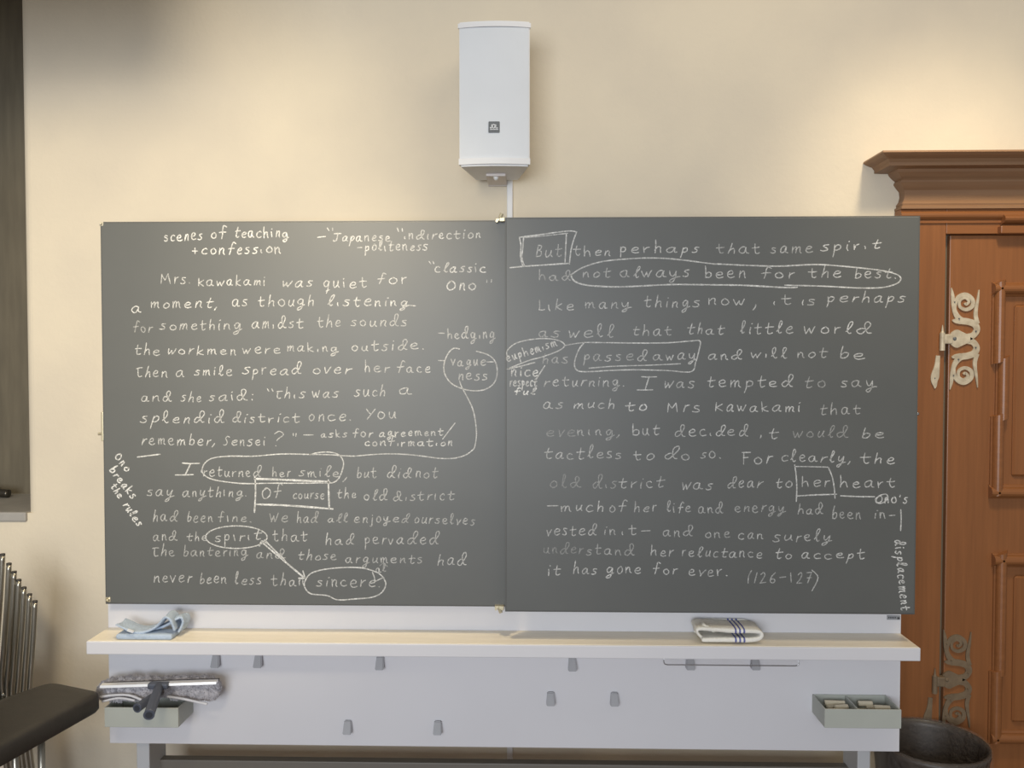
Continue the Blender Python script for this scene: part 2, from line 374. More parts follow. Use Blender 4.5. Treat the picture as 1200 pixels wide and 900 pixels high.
bm = NB(); secprism(bm, secn(0.003, 0.015, 0.004), zt-0.014, zt); secprism(bm, secn(-0.002, 0.012, 0.0), zt, zt+0.005); obj('top_cap', bm, 'spk', spk)
bm = NB(); secprism(bm, secn(0.001, 0.015, 0.006), zb+0.004, zb+0.023); secprism(bm, secn(-0.006, 0.011), zb-0.001, zb+0.004); obj('bottom_cap', bm, 'spk', spk)
bm = NB()
arc = [(sc_-hw*0.965+2*hw*0.965*k/14, YS-0.004-0.011*(1-(2*k/14-1)**2)) for k in range(15)]
hexa(bm, [(x, y, zb+0.024) for x, y in arc+[(sc_+hw*0.9, YS+0.02), (sc_-hw*0.9, YS+0.02)]], [(x, y, zt-0.015) for x, y in arc+[(sc_+hw*0.9, YS+0.02), (sc_-hw*0.9, YS+0.02)]])
obj('grille', bm, 'grille', spk)
bc = at(579, 149, YS-0.015)
bm = NB(); bx(bm, (bc.x-0.0175, bc.y-0.003, bc.z-0.0175), (bc.x+0.0175, bc.y+0.006, bc.z+0.0175), 0.002)
badge = obj('badge', bm, 'badge', spk, label='small square grey badge')
def poly_letters(bm, strokes, ox, oz, sx, sz, y, w):
    for st in strokes:
        ribbon(bm, crom([(ox+x*sx, oz+z*sz, w) for x, z in st], 4), y-0.0012, y)
bm = NB(); y = bc.y-0.003; ox = bc.x-0.0125; oz = bc.z-0.0035
poly_letters(bm, [[(0.55, 1), (0.55, 0.3), (0.4, 0.02), (0.15, 0.02), (0.02, 0.25)]], ox, oz, 0.010, 0.011, y, 0.0013)
poly_letters(bm, [[(0.05, 0), (0.05, 1)], [(0.05, 1), (0.45, 0.97), (0.5, 0.7), (0.35, 0.53), (0.05, 0.52)], [(0.05, 0.52), (0.5, 0.5), (0.58, 0.22), (0.4, 0.02), (0.05, 0.0)]], ox+0.0083, oz, 0.011, 0.011, y, 0.0013)
poly_letters(bm, [[(0.05, 1), (0.05, 0)], [(0.0, 0.0), (0.65, 0.0)]], ox+0.0172, oz, 0.011, 0.011, y, 0.0013)
bx(bm, (ox, y-0.0012, oz-0.0055), (ox+0.0255, y, oz-0.0035))
obj('badge_lettering', bm, 'badgetxt', badge)
bm = NB(); zb2 = zb-0.006
bx(bm, (sc_-0.032, -0.16, zb2-0.004), (sc_+0.032, -0.001, zb2+0.005), 0.002); bx(bm, (sc_-0.032, -0.012, zb2-0.006), (sc_+0.032, -0.0008, zb+0.20), 0.002)
obj('wall_bracket', bm, 'brack', spk)
bm = NB(); tube(bm, [(sc_, -0.145, zb2-0.002), (sc_, -0.145, zb2-0.009), (sc_, -0.145, zb2-0.014)], 0.010, 14, 0.005)
obj('bracket_bolt', bm, 'tag', spk, True)

# ------------------------------------------------------------------ board stand
YP, YSH = -0.35, -0.48
PX0, PX1, PZ0 = -1.3183, 1.1217, 0.4023
st = thing('board_stand', 'white stand behind the blackboards with long ledge and grey hooks', 'board stand', ((PX0+PX1)/2, -0.30, 0))
bm = NB(); bx(bm, (PX0, YP, PZ0), (PX1, YP+0.025, 0.90), 0.002); obj('back_panel', bm, 'white', st)
bm = NB(); bx(bm, (PX0-0.0005, YSH, 0.7276), (PX1+0.001, YP, 0.7660), 0.0025); sh = obj('ledge', bm, 'white', st)
bm = NB(); bx(bm, (PX0+0.002, YSH+0.004, 0.7655), (PX1-0.002, YP-0.001, 0.7672), 0.0006); obj('ledge_top', bm, 'oak', sh, label='pale cream ledge surface')
for px0, px1 in ((160, 175), (1005, 1020)):
    xa, xb_ = at(px0, 890, YP+0.026).x, at(px1, 890, YP+0.026).x
    bm = NB(); bx(bm, (xa, YP+0.026, 0.03), (xb_, YP+0.150, 1.90), 0.003)
    bx(bm, (xa-0.004, YP-0.10, 0.0), (xb_+0.004, -0.05, 0.035), 0.004)
    obj('leg', bm, 'leg', st)
bm = NB(); zc_ = at(600, 893, YP+0.10).z-0.006
bx(bm, (at(174, 890, YP+0.026).x, YP+0.10, zc_-0.09), (at(1006, 890, YP+0.026).x, YP+0.135, zc_), 0.003); obj('crossbar', bm, 'bar', st, label='dark grey crossbar between the legs')
bm = NB(); bx(bm, (PX0+0.2, YP+0.10, 1.72), (PX1-0.2, YP+0.135, 1.80), 0.003); obj('crossbar', bm, 'bar', st)
for px, py in ((251.5, 775.5), (301.5, 775.5), (444.5, 778), (671, 779.5), (406.5, 853.5), (512.5, 854), (645.5, 820), (720.5, 820.5), (809.5, 778), (886, 778)):
    c = at(px, py, YP-0.02); bm = NB(); w, h = 0.0135, 0.0185
    hexa(bm, [(c.x-w, YP+0.0005, c.z-h), (c.x+w, YP+0.0005, c.z-h), (c.x+w, YP-0.026, c.z-h), (c.x-w, YP-0.026, c.z-h)],
         [(c.x-w*0.8, YP+0.0005, c.z+h), (c.x+w*0.8, YP+0.0005, c.z+h), (c.x+w*0.8, YP-0.010, c.z+h), (c.x-w*0.8, YP-0.010, c.z+h)])
    bmesh.ops.bevel(bm, geom=bm.edges[:], offset=0.0025, segments=2, affect='EDGES')
    obj('hook', bm, 'hook', st)
ra, rb = at(778, 779, -0.44), at(936, 781, -0.44); bm = NB()
tube(bm, [(ra.x, -0.44, 0.729), (ra.x, -0.44, ra.z+0.008), (ra.x+0.003, -0.44, ra.z+0.002), (ra.x+0.010, -0.44, ra.z), (rb.x-0.010, -0.44, ra.z), (rb.x-0.003, -0.44, ra.z+0.002), (rb.x, -0.44, ra.z+0.008), (rb.x, -0.44, 0.729)], 0.0019, 8)
obj('towel_rail', bm, 'steel', st, True, label='thin wire towel rail')
c = at(1047, 723.5, YP); bm = NB(); bx(bm, (c.x-0.020, YP-0.0015, c.z-0.007), (c.x+0.020, YP+0.001, c.z+0.007), 0.0006)
stk = obj('sticker', bm, 'stickergrey', st, label='small grey label plate')
bm = NB()
for k in range(5): bx(bm, (c.x-0.016+k*0.005, YP-0.002, c.z-0.002), (c.x-0.013+k*0.005, YP-0.0014, c.z+0.002))
bx(bm, (c.x+0.011, YP-0.002, c.z-0.005), (c.x+0.018, YP-0.0014, c.z+0.001)); obj('sticker_print', bm, 'stickerdark', stk)

# ------------------------------------------------------------------ blackboards
YBL, YBR = -0.40, -0.45
BZ0, BZ1 = 0.8578, 2.0110
def board(x0, x1, y, yb, label, side):
    r = thing('blackboard', label, 'blackboard', ((x0+x1)/2, (y+yb)/2, BZ0))
    bm = NB(); bx(bm, (x0, y, BZ0), (x1, yb, BZ1), 0.0015); obj('writing_surface', bm, 'board', r)
    bm = NB()
    e = 0.003
    for lo, hi in (((x0-e, y+0.002, BZ0-e), (x0, yb, BZ1+e)), ((x1, y+0.002, BZ0-e), (x1+e, yb, BZ1+e)), ((x0, y+0.002, BZ0-e), (x1, yb, BZ0)), ((x0, y+0.002, BZ1), (x1, yb, BZ1+e))): bx(bm, lo, hi)
    obj('edge_trim', bm, 'boardedge', r)
    return r
BL = board(-1.2974, -0.0790, YBL, YBL+0.022, 'left-hand blackboard, its chalk text starting with scenes of teaching', 0)
BR = board(-0.0771, 1.1152, YBR, YBR+0.022, 'right-hand blackboard, its first chalked word But in a box, next to the wooden door', 1)
def cap(par, px, py, y, m='cap', s=1.0):
    c = at(px, py, y); bm = NB()
    bx(bm, (c.x-0.008*s, y-0.004, c.z-0.008*s), (c.x+0.008*s, y+0.02, c.z+0.008*s), 0.003)
    tube(bm, [(c.x, y-0.003, c.z), (c.x, y-0.008, c.z), (c.x, y-0.011, c.z)], 0.006*s, 12, 0.003*s)
    obj('corner_cap', bm, m, par, True)
cap(BL, 119, 262.5, YBL+0.002, 'cap', 0.8); cap(BL, 127, 702.5, YBL+0.002, 'brass', 1.0)
def seam(par, px, py, sgn):
    c = at(px, py, YBL-0.012); bm = NB()
    bx(bm, (c.x-0.016, YBL-0.016, c.z-0.005), (c.x+0.010, YBL+0.004, c.z+0.003), 0.0015)
    bx(bm, (c.x-0.004, YBL-0.022, c.z-0.008), (c.x+0.012, YBL-0.010, c.z-0.005+0.009), 0.0015)
    tube(bm, [(c.x-0.002, YBL-0.018, c.z+sgn*0.004), (c.x+0.003, YBL-0.018, c.z+sgn*0.016)], 0.0055, 12)
    tube(bm, [(c.x-0.012, YBL-0.018, c.z-0.006), (c.x-0.012, YBL-0.004, c.z-0.006)], 0.004, 10)
    obj('seam_fitting', bm, 'brass', par)
seam(BL, 587, 257, 1); seam(BL, 586, 711, -1)
c = at(117.5, 500, YBL+0.01); bm = NB(); z0, z1 = at(118, 517, YBL).z, at(118, 483, YBL).z
bx(bm, (-1.3075, YBL+0.002, z0), (-1.3003, YBL+0.020, z1), 0.0015); tube(bm, [(-1.3065, YBL+0.011, c.z-0.022), (-1.320, YBL+0.011, c.z-0.022)], 0.0045, 10)
obj('side_latch', bm, 'brass', BL)
c = at(1076.5, 485, YBR+0.01); bm = NB(); tube(bm, [(1.1180, YBR+0.011, c.z), (1.1225, YBR+0.011, c.z), (1.1260, YBR+0.011, c.z)], 0.007, 12, 0.004)
obj('side_knob', bm, 'steel', BR, True)

# ------------------------------------------------------------------ chalk handwriting
G = {}
def g(ch, w, s):
    G[ch] = (w, [[tuple(float(v) for v in q.split(',')) for q in st.split()] for st in s.split('|')])
g('a', .85, ".62,.9 .4,1 .12,.75 .05,.35 .2,.02 .45,.15 .62,.85|.62,.9 .6,.4 .68,.08 .85,.05")
g('b', .62, ".1,1.9 .08,.9 .1,.05|.1,.55 .3,.9 .55,.75 .55,.3 .35,.02 .1,.08")
g('c', .65, ".6,.85 .4,1 .12,.75 .08,.3 .3,0 .65,.12")
g('d', .95, ".55,.8 .3,.88 .06,.5 .12,.1 .35,.02 .6,.5 .88,1.4 .8,1.88 .58,1.85 .5,1.35 .62,.5 .78,.08 .98,.05")
g('e', .72, ".1,.5 .5,.58 .58,.85 .35,1 .1,.7 .1,.25 .35,0 .7,.15")
g('f', .68, ".75,1.75 .5,1.95 .35,1.5 .3,.6 .22,-.05|0,.85 .3,.92 .65,.98")
g('g', .8, ".6,.85 .35,1 .1,.65 .2,.2 .45,.3 .62,.9|.62,.9 .6,.1 .45,-.6 .15,-.75 .1,-.5 .5,-.15 .85,.1")
g('h', .68, ".1,1.9 .1,1 .08,0|.08,.4 .3,.9 .5,.85 .55,.4 .6,0")
g('i', .28, ".1,.95 .1,.4 .15,0|.14,1.45 .2,1.52")
g('j', .42, ".3,.95 .28,0 .15,-.6 -.05,-.65|.3,1.4 .35,1.45")
g('k', .72, ".1,1.8 .1,0|.6,1 .12,.5|.12,.5 .4,.2 .7,0")
g('l', .5, ".03,.3 .32,1 .45,1.65 .33,1.9 .18,1.5 .16,.5 .3,.02 .5,.15")
g('m', .95, ".05,.95 .1,0|.1,.5 .3,.95 .42,.8 .42,.05|.42,.5 .62,.95 .75,.8 .78,.2 .92,0")
g('n', .65, ".05,.95 .08,0|.08,.5 .3,.95 .48,.8 .5,.25 .62,0")
g('o', .68, ".35,1 .1,.7 .1,.25 .35,0 .6,.25 .6,.7 .38,1 .28,.97")
g('p', .62, ".1,.95 .1,0 .02,-.85|.1,.6 .3,.98 .55,.8 .5,.35 .3,.15 .1,.2")
g('q', .65, ".55,.85 .3,1 .08,.6 .2,.15 .45,.3 .58,.9|.58,.9 .5,-.3 .4,-.8|.35,-.45 .65,-.3")
g('r', .52, ".1,.95 .08,0|.09,.4 .25,.8 .52,.95")
g('s', .6, ".55,.95 .25,.95 .15,.72 .45,.42 .45,.12 .2,0 0,.1")
g('t', .7, ".3,1.6 .25,.8 .28,.15 .45,0 .65,.15|0,.95 .35,1 .7,1.05")
g('u', .7, ".08,.95 .08,.3 .25,0 .5,.4 .55,.95|.55,.95 .55,.3 .7,.02")
g('v', .6, "0,.95 .15,.4 .25,0|.25,0 .45,.6 .6,1")
g('w', .88, "0,.95 .12,.3 .2,.02|.2,.02 .4,.7|.4,.7 .5,.2 .58,.02|.58,.02 .75,.6 .85,1")
g('y', .78, ".05,.95 .1,.4 .3,.2 .55,.9|.55,.95 .5,.1 .3,-.65 .05,-.7 .1,-.4 .6,0 .85,.1")
g('M', 1, "0,0 .1,1.5|.1,1.5 .4,.6|.4,.6 .75,1.55|.75,1.55 .9,0")
g('K', .78, ".1,1.5 .08,0|.7,1.2 .1,.6|.1,.6 .78,0")
g('T', .65, "0,1.3 .4,1.4 .7,1.4|.2,1.35 .2,.4 .3,.05 .6,.1")
g('I', .85, "0,1.6 .4,1.58 .85,1.6|.42,1.6 .4,0|0,0 .4,.02 .85,.05")
g('O', .88, ".4,1.45 .1,1 .1,.35 .4,0 .75,.4 .75,1.1 .45,1.45 .25,1.4")
g('W', .95, "0,1.4 .2,.05|.2,.05 .45,1|.45,1 .6,.05|.6,.05 .95,1.5")
g('Y', .8, "0,1.5 .3,.9 .5,.75|.85,1.5 .5,.7 .2,0")
g('S', .7, ".7,1.6 .4,1.65 .2,1.3 .35,.9 .5,.5 .3,.05 0,.1")
g('J', .95, "0,1.5 .5,1.6 .95,1.6|.5,1.6 .5,.6 .4,0 .15,-.05 .05,.15")
g('F', .7, ".2,1.6 .2,0|0,1.6 .7,1.65|.2,.9 .55,.95")
g('B', .68, ".1,1.5 .1,0|.1,1.5 .45,1.45 .45,1 .15,.85|.15,.85 .6,.7 .55,.15 .1,.02")
g('L', .62, ".1,1.5 .15,1.6 .1,.5 .1,.02|.1,.02 .4,-.02 .6,.1")
g('1', .3, ".12,1.5 .1,0"); g('2', .62, "0,1.2 .25,1.5 .45,1.2 .3,.6 0,0|0,0 .55,.05")
g('6', .6, ".4,1.4 .1,.8 .08,.2 .3,0 .5,.3 .3,.6 .1,.4"); g('7', .6, "0,1.45 .5,1.5|.5,1.5 .2,0|.1,.7 .5,.75")
g(',', .3, ".14,.15 .1,-.1 -.02,-.4"); g('.', .25, ".08,.08 .15,.02"); g(':', .4, ".2,.15 .22,.08|.22,.95 .24,.88")
g('?', .6, "0,1.4 .3,1.65 .55,1.3 .3,.85 .22,.55|.2,.08 .25,0"); g('"', .42, ".05,1.9 .12,1.5|.27,1.9 .32,1.5"); g("'", .25, ".1,1.6 .05,1.2")
g('-', .75, "0,.5 .6,.54"); g('/', .6, "0,-.2 .55,1.7"); g('(', .4, ".3,1.7 .08,.9 .15,-.1"); g(')', .45, "0,1.7 .3,.7 0,-1"); g('+', .8, "0,.5 .7,.5|.35,.9 .35,.1"); g('~', .4, "0,0")

class Chalk:
    def __init__(s, y): s.bm = bmesh.new(); s.lay = s.bm.verts.layers.float.new('chalk_amount'); s.y = y
    def stroke(s, pts, w, dens, lift=0.0):
        """pts in photo pixels measured on the board; w = width in px"""
        y = s.y-0.0004-lift; P = [at(px, py, y) for px, py in pts]; path = [(p.x, p.z) for p in P]; nn = offs(path)
        hw_ = w*1.0e-3; prev = None; L = len(path)
        if L == 2:
            dx, dz = path[1][0]-path[0][0], path[1][1]-path[0][1]
            path = [(path[0][0]+dx*k/4, path[0][1]+dz*k/4) for k in range(5)]; nn = [nn[0]]*5; L = 5
        for i, (p, n) in enumerate(zip(path, nn)):
            h = hw_*random.uniform(0.82, 1.15)*(0.7 if i in (0, L-1) else 1)
            ex, ez = 0, 0
            if i == 0: ex, ez = -n[1]*hw_*0.7, n[0]*hw_*0.7
            if i == L-1: ex, ez = n[1]*hw_*0.7, -n[0]*hw_*0.7
            a = s.bm.verts.new((p[0]+n[0]*h+ex, y, p[1]+n[1]*h+ez)); b = s.bm.verts.new((p[0]-n[0]*h+ex, y, p[1]-n[1]*h+ez))
            d = min(1.0, dens*random.uniform(0.8, 1.2)); a[s.lay] = d; b[s.lay] = d
            if prev: s.bm.faces.new((prev[0], a, b, prev[1]))
            prev = (a, b)
    def word(s, txt, x0, x1, y0, y1=None, xh=8.0, dens=0.62, w=1.6, slant=0.06):
        y1 = y0 if y1 is None else y1
        L = math.hypot(x1-x0, y1-y0); ux, uy = (x1-x0)/L, (y1-y0)/L; vx, vy = uy, -ux
        gap = 0.34; xh *= 0.88; dens *= 0.94; wid = [G[c][0]*random.uniform(.86, 1.14) for c in txt]; tot = sum(wid)+gap*(len(txt)-1); sx = L/tot; pos = 0
        for ci, c in enumerate(txt):
            gw, sts = G[c]; kx = wid[ci]/gw; gw = wid[ci]; rot = random.uniform(-.10, .10)
            if c == 'i' and random.random() < 0.5: sts = [[(.1, .55), (.1, .3), (.14, .05)]] if random.random() < .6 else [sts[0]]
            jy = random.uniform(-.09, .09); js = random.uniform(.86, 1.1); dd = dens*random.uniform(.85, 1.12)
            for k, stt in enumerate(sts):
                pts = [(pos+x*kx+(slant+rot)*z+random.uniform(-.04, .04), jy+z*js+random.uniform(-.045, .045)) for x, z in stt]
                pts = crom(pts, 4)
                s.stroke([(x0+ux*x*sx+vx*z*xh, y0+uy*x*sx+vy*z*xh) for x, z in pts], w, dd, 0.00003*k)
            pos += gw+gap
    def line(s, pts, w=1.8, dens=0.8, n=6, lift=0.0002): s.stroke(crom(pts, n), w, dens*0.88, lift)
    def done(s, name, par): return obj(name, s.bm, 'chalk', par)
def lines(y, par, table):
    for row in table:
        groups = []                         # words of the line; a lone mark stays with its neighbour
        for wd in row:
            lone = not any(ch.isalnum() for ch in wd[0])
            if groups and (lone or not any(ch.isalnum() for w_ in groups[-1] for ch in w_[0])): groups[-1].append(wd)
            else: groups.append([wd])
        if len(groups) == 1:
            c = Chalk(y)
            for wd in groups[0]: c.word(*wd)
            c.done('chalk_writing', par); continue
        ln = bpy.data.objects.new('chalk_writing', None); COL.objects.link(ln); ln.parent = par; ln.empty_display_size = 0.02
        for gr in groups:
            c = Chalk(y)
            for wd in gr: c.word(*wd)
            c.done('chalk_word', ln)
N = None
lines(YBL, BL, [
 [("scenes", 192.5, 237, 282.5, 281, 8.5, .75, 1.8), ("of", 247.5, 265, 279, N, 8.5, .75, 1.8), ("teaching", 274.5, 338, 278, N, 8, .75, 1.8)],
 [("+confession", 226, 329, 298.5, 296.5, 8.5, .75, 1.8)],
 [("-", 372, 384, 281, 280, 8, .75, 1.7), ('"', 382, 391, 281, N, 9, .7), ("Japanese", 390, 457, 282.5, N, 7.2, .72, 1.7), ('"', 459, 469, 284, N, 9.5, .7), ("indirection", 473, 563, 280.5, 279, 7.2, .68, 1.7)],
 [("-politeness", 419, 501, 294, 293.5, 7.5, .66, 1.7)],
 [('"', 501, 510, 320, N, 9, .7), ("classic", 509, 569, 319, N, 7.5, .72, 1.8)],
 [("Ono", 523, 558, 339.5, N, 8.5, .75, 1.9), ('"', 562, 572, 341, N, 8.5, .7)],
 [("Mrs.", 189, 223, 332.5, N, 8, .55), ("Kawakami", 232, 311, 334.5, N, 7.3, .68, 1.7), ("was", 330, 366, 336, N, 8, .66), ("quiet", 378, 430, 337, N, 8.5, .7), ("for", 442, 477, 332.5, N, 8, .72)],
 [("a", 154, 165, 365.5, N, 9, .68), ("moment,", 176, 255, 361, N, 8, .68, 1.7), ("as", 271.5, 290, 359, N, 8.5, .7), ("though", 303, 368, 359, 358, 8, .68), ("listening", 383, 478, 358.5, N, 8, .74, 1.7)],
 [("for", 156, 178, 389, N, 7.5, .36), ("something", 187, 283, 386.5, N, 8, .52), ("amidst", 295, 355, 385, 384, 8.5, .6), ("the", 372, 399, 383, N, 8, .58), ("sounds", 411, 477, 382, N, 7.5, .6)],
 [("the", 158, 187, 416, N, 7.5, .6), ("workmen", 196, 276, 415.5, N, 7, .62), ("were", 284, 328, 414, N, 8, .64), ("making", 336, 396, 412, N, 7, .6), ("outside.", 412, 497, 411.5, 409, 8, .62)],
 [("Then", 160, 196, 442, N, 8.5, .62), ("a", 206, 216, 441, N, 8, .6), ("smile", 228, 272, 440, N, 7.5, .64), ("spread", 284, 352, 438.5, N, 8.5, .66), ("over", 366, 411, 437.5, N, 8, .66), ("her", 427, 456, 436, N, 8, .64), ("face", 465, 504, 436, N, 8, .66)],
 [("and", 165.5, 201, 470.5, N, 7.5, .58), ("she", 212, 236, 470.5, N, 7.5, .62), ("said:", 245, 297, 469.5, N, 8, .64), ('"', 312, 322, 470, N, 9, .6), ("This", 323, 357, 467, N, 8, .66), ("was", 366, 396, 466, N, 8, .66), ("such", 415, 451, 464, N, 8.5, .62), ("a", 467, 482, 462.5, N, 8.5, .64)],
 [("splendid", 164.6, 262, 495.5, N, 8.5, .64), ("district", 272.5, 351, 495, N, 7.5, .6), ("once.", 361, 412, 493, N, 8.5, .6), ("You", 428, 464, 490.5, N, 9, .64)],
 [("remember,", 166, 253, 521.5, N, 8, .62), ("Sensei", 262, 311, 522, N, 8, .62), ("?", 319, 330, 523, N, 12.5, .62), ('"', 338, 346, 522, N, 9.2, .6)],
 [("-", 356, 369, 513, N, 6.5, .62), ("asks", 376, 406, 512.5, N, 5.5, .6), ("for", 414, 436, 512, N, 6.5, .68), ("agreement", 444, 519, 511.5, 510, 6.2, .72, 1.7), ("/", 519, 531, 512, N, 10.5, .78)],
 [("confirmation", 427, 530, 522.5, N, 5.8, .72, 1.7)],
 [("Ono", 134, 147, 535, 553, 6.2, .85, 2.0)],
 [("breaks", 127.5, 155, 551, 585, 6, .85, 2.0)],
 [("the", 129.5, 139, 570, 584, 5.2, .85, 2.0), ("rules", 144.5, 161, 592, 617, 6.2, .85, 2.0)],
 [("I", 206.5, 227, 557, N, 10.2, .85, 2.0), ("returned", 238, 305, 558.5, N, 8, .58), ("her", 319, 340, 558.5, N, 7, .55), ("smile", 350, 397, 558.5, N, 7.5, .58), (",", 403, 409, 560, N, 13, .6), ("but", 418, 441, 559.5, N, 8, .56), ("did", 453, 481, 560, N, 7.6, .6), ("not", 487, 512, 559.5, N, 7.5, .56)],
 [("say", 172.5, 203, 581.5, N, 9, .5), ("anything", 213, 284, 582, N, 8, .5), (".", 286, 290, 582, N, 8, .5), ("Of", 306, 329, 584, N, 9.5, .6), ("course", 343, 380, 584.5, N, 7, .55), ("the", 395, 417, 583.5, N, 7, .56), ("old", 426, 453, 586, N, 7.5, .56), ("district", 461, 532, 587, 585, 7.5, .52)],
 [("had", 179, 207, 610.5, N, 8.5, .52), ("been", 219, 249, 611.5, N, 8, .48), ("fine.", 256, 295, 611.5, N, 7.5, .48), ("We", 316, 337, 611, N, 7.5, .46), ("had", 348, 372, 612, N, 7.5, .46), ("all", 384, 407, 612, N, 6, .48), ("enjoyed", 414.6, 478, 612, N, 7, .52), ("ourselves", 485, 556, 612.5, 615, 7.2, .5)],
 [("and", 179, 207, 633.5, N, 7.5, .52), ("the", 219, 243, 633.5, N, 7, .5), ("spirit", 252, 306, 635, 632.5, 8, .64), ("that", 320, 360, 634, 633.5, 8, .54), ("had", 381, 414, 638, N, 8, .56), ("pervaded", 427.5, 513, 637.5, N, 8, .56)],
 [("The", 179, 204, 651.5, N, 8, .44), ("bantering", 215, 290, 651.5, N, 7.5, .44), ("and", 300, 334, 654.5, N, 7.5, .46), ("those", 349, 394, 656, N, 7, .5), ("arguments", 404.6, 495, 659.5, 660, 7, .5), ("had", 512, 546, 662, N, 8.5, .6)],
 [("never", 180, 224, 682.5, N, 8.5, .54), ("been", 234, 265, 683.5, N, 8.5, .52), ("less", 274.6, 306, 685, N, 8.5, .54), ("than", 318, 357, 686, N, 8.5, .54), ("sincere.", 371, 446, 686.5, 688, 8.5, .62)],
 [("-", 513.5, 522, 393.5, N, 7, .66), ("hedging", 524, 580, 396.5, N, 8, .62)],
 [("-", 513.5, 523, 426.5, N, 8, .66), ("vague", 529, 569, 428.5, N, 7.5, .62), ("-", 570, 580, 427, N, 8, .7), ("ness", 537.5, 571, 445, N, 8.5, .62)],
])
def marks(y, par, name, strokes):
    c = Chalk(y)
    for stt in strokes: c.line(*stt)
    c.done(name, par)
def arcpts(cx, cy_, rx, ry, a0, a1, n=22, k=0.0): return [(cx+rx*math.cos(math.radians(a0+(a1-a0)*i/n))*(1+k*i/n), cy_-ry*math.sin(math.radians(a0+(a1-a0)*i/n))) for i in range(n+1)]
def cr(pts, ox, oy, s=4.8): return [(ox+x/s, oy+y/s) for x, y in pts]
marks(YBL, BL, 'chalk_underline', [([(161, 535.6), (174, 534), (187.5, 532.3)], 2.0, .85)])
marks(YBL, BL, 'chalk_underline', [([(472, 359.5), (479, 357.8), (487, 358.6)], 1.7, .7)])
marks(YBL, BL, 'chalk_ring', [(cr([(905, 115), (870, 112), (838, 145), (818, 200), (822, 255), (855, 305), (910, 335), (980, 350), (1050, 342), (1100, 305), (1117, 245), (1105, 185), (1065, 148), (1000, 128)], 350, 385), 1.8, .72)])
marks(YBL, BL, 'chalk_line', [(cr([(905, 295), (918, 330), (950, 390), (978, 450), (994, 520), (1000, 600), (990, 665)], 350, 385)+cr([(975, 38), (935, 65), (870, 82), (790, 82), (700, 70), (600, 60), (500, 57), (400, 62), (320, 69), (260, 68), (180, 62), (60, 60)], 350, 520), 1.8, .72)])
marks(YBL, BL, 'chalk_ring', [(cr([(605, 160), (620, 115), (665, 82), (760, 70), (900, 70), (1050, 58), (1200, 60)], 110, 520)+cr([(60, 62), (110, 50), (180, 48), (230, 65), (252, 105), (245, 150), (225, 195), (195, 218), (150, 220)], 350, 520)+cr([(1200, 222), (1000, 222), (850, 224), (740, 214), (660, 198), (615, 170), (610, 140)], 110, 520), 1.8, .78)])
marks(YBL, BL, 'chalk_frame', [([(298.6, 558.5), (299.5, 575), (298.2, 600.5)], 2.4, .85), ([(298.5, 561), (330, 562.2), (360, 563.5), (386, 564.8)], 3.2, .9), ([(300.6, 591), (330, 592), (360, 594), (390, 596.5)], 2.8, .9), ([(384.8, 562.5), (385.2, 580), (386, 596)], 2.6, .88)])
marks(YBL, BL, 'chalk_ring', [(arcpts(277, 629.5, 36, 13.2, 35, 400, 26), 1.8, .76)])
marks(YBL, BL, 'chalk_arrow', [([(306, 634.5), (330, 655), (356, 676.5)], 2.5, .88), ([(310, 633), (322, 645), (334, 657)], 2.4, .85), ([(304, 640), (307, 634), (313, 637)], 2.0, .85), ([(350, 677.5), (357.5, 677.5)], 2.2, .85), ([(355, 669), (357.5, 677.5)], 2.2, .85)])
marks(YBL, BL, 'chalk_ring', [(cr([(480, 375), (490, 410), (465, 455), (410, 480), (330, 488), (220, 494), (160, 470), (70, 460), (35, 425), (35, 390), (70, 345), (150, 322), (260, 312), (350, 314), (410, 328), (455, 348), (478, 372)], 350, 600), 1.9, .8), (cr([(415, 338), (425, 365), (432, 388), (455, 378), (480, 368)], 350, 600), 1.7, .75)])
c_ = Chalk(YBL); c_.word("al", 441, 452, 671.5, 669.5, 5.5, .6, 1.4); c_.line([(445, 663), (450, 660), (454, 664)], 1.2, .35); c_.done('chalk_writing', BL)

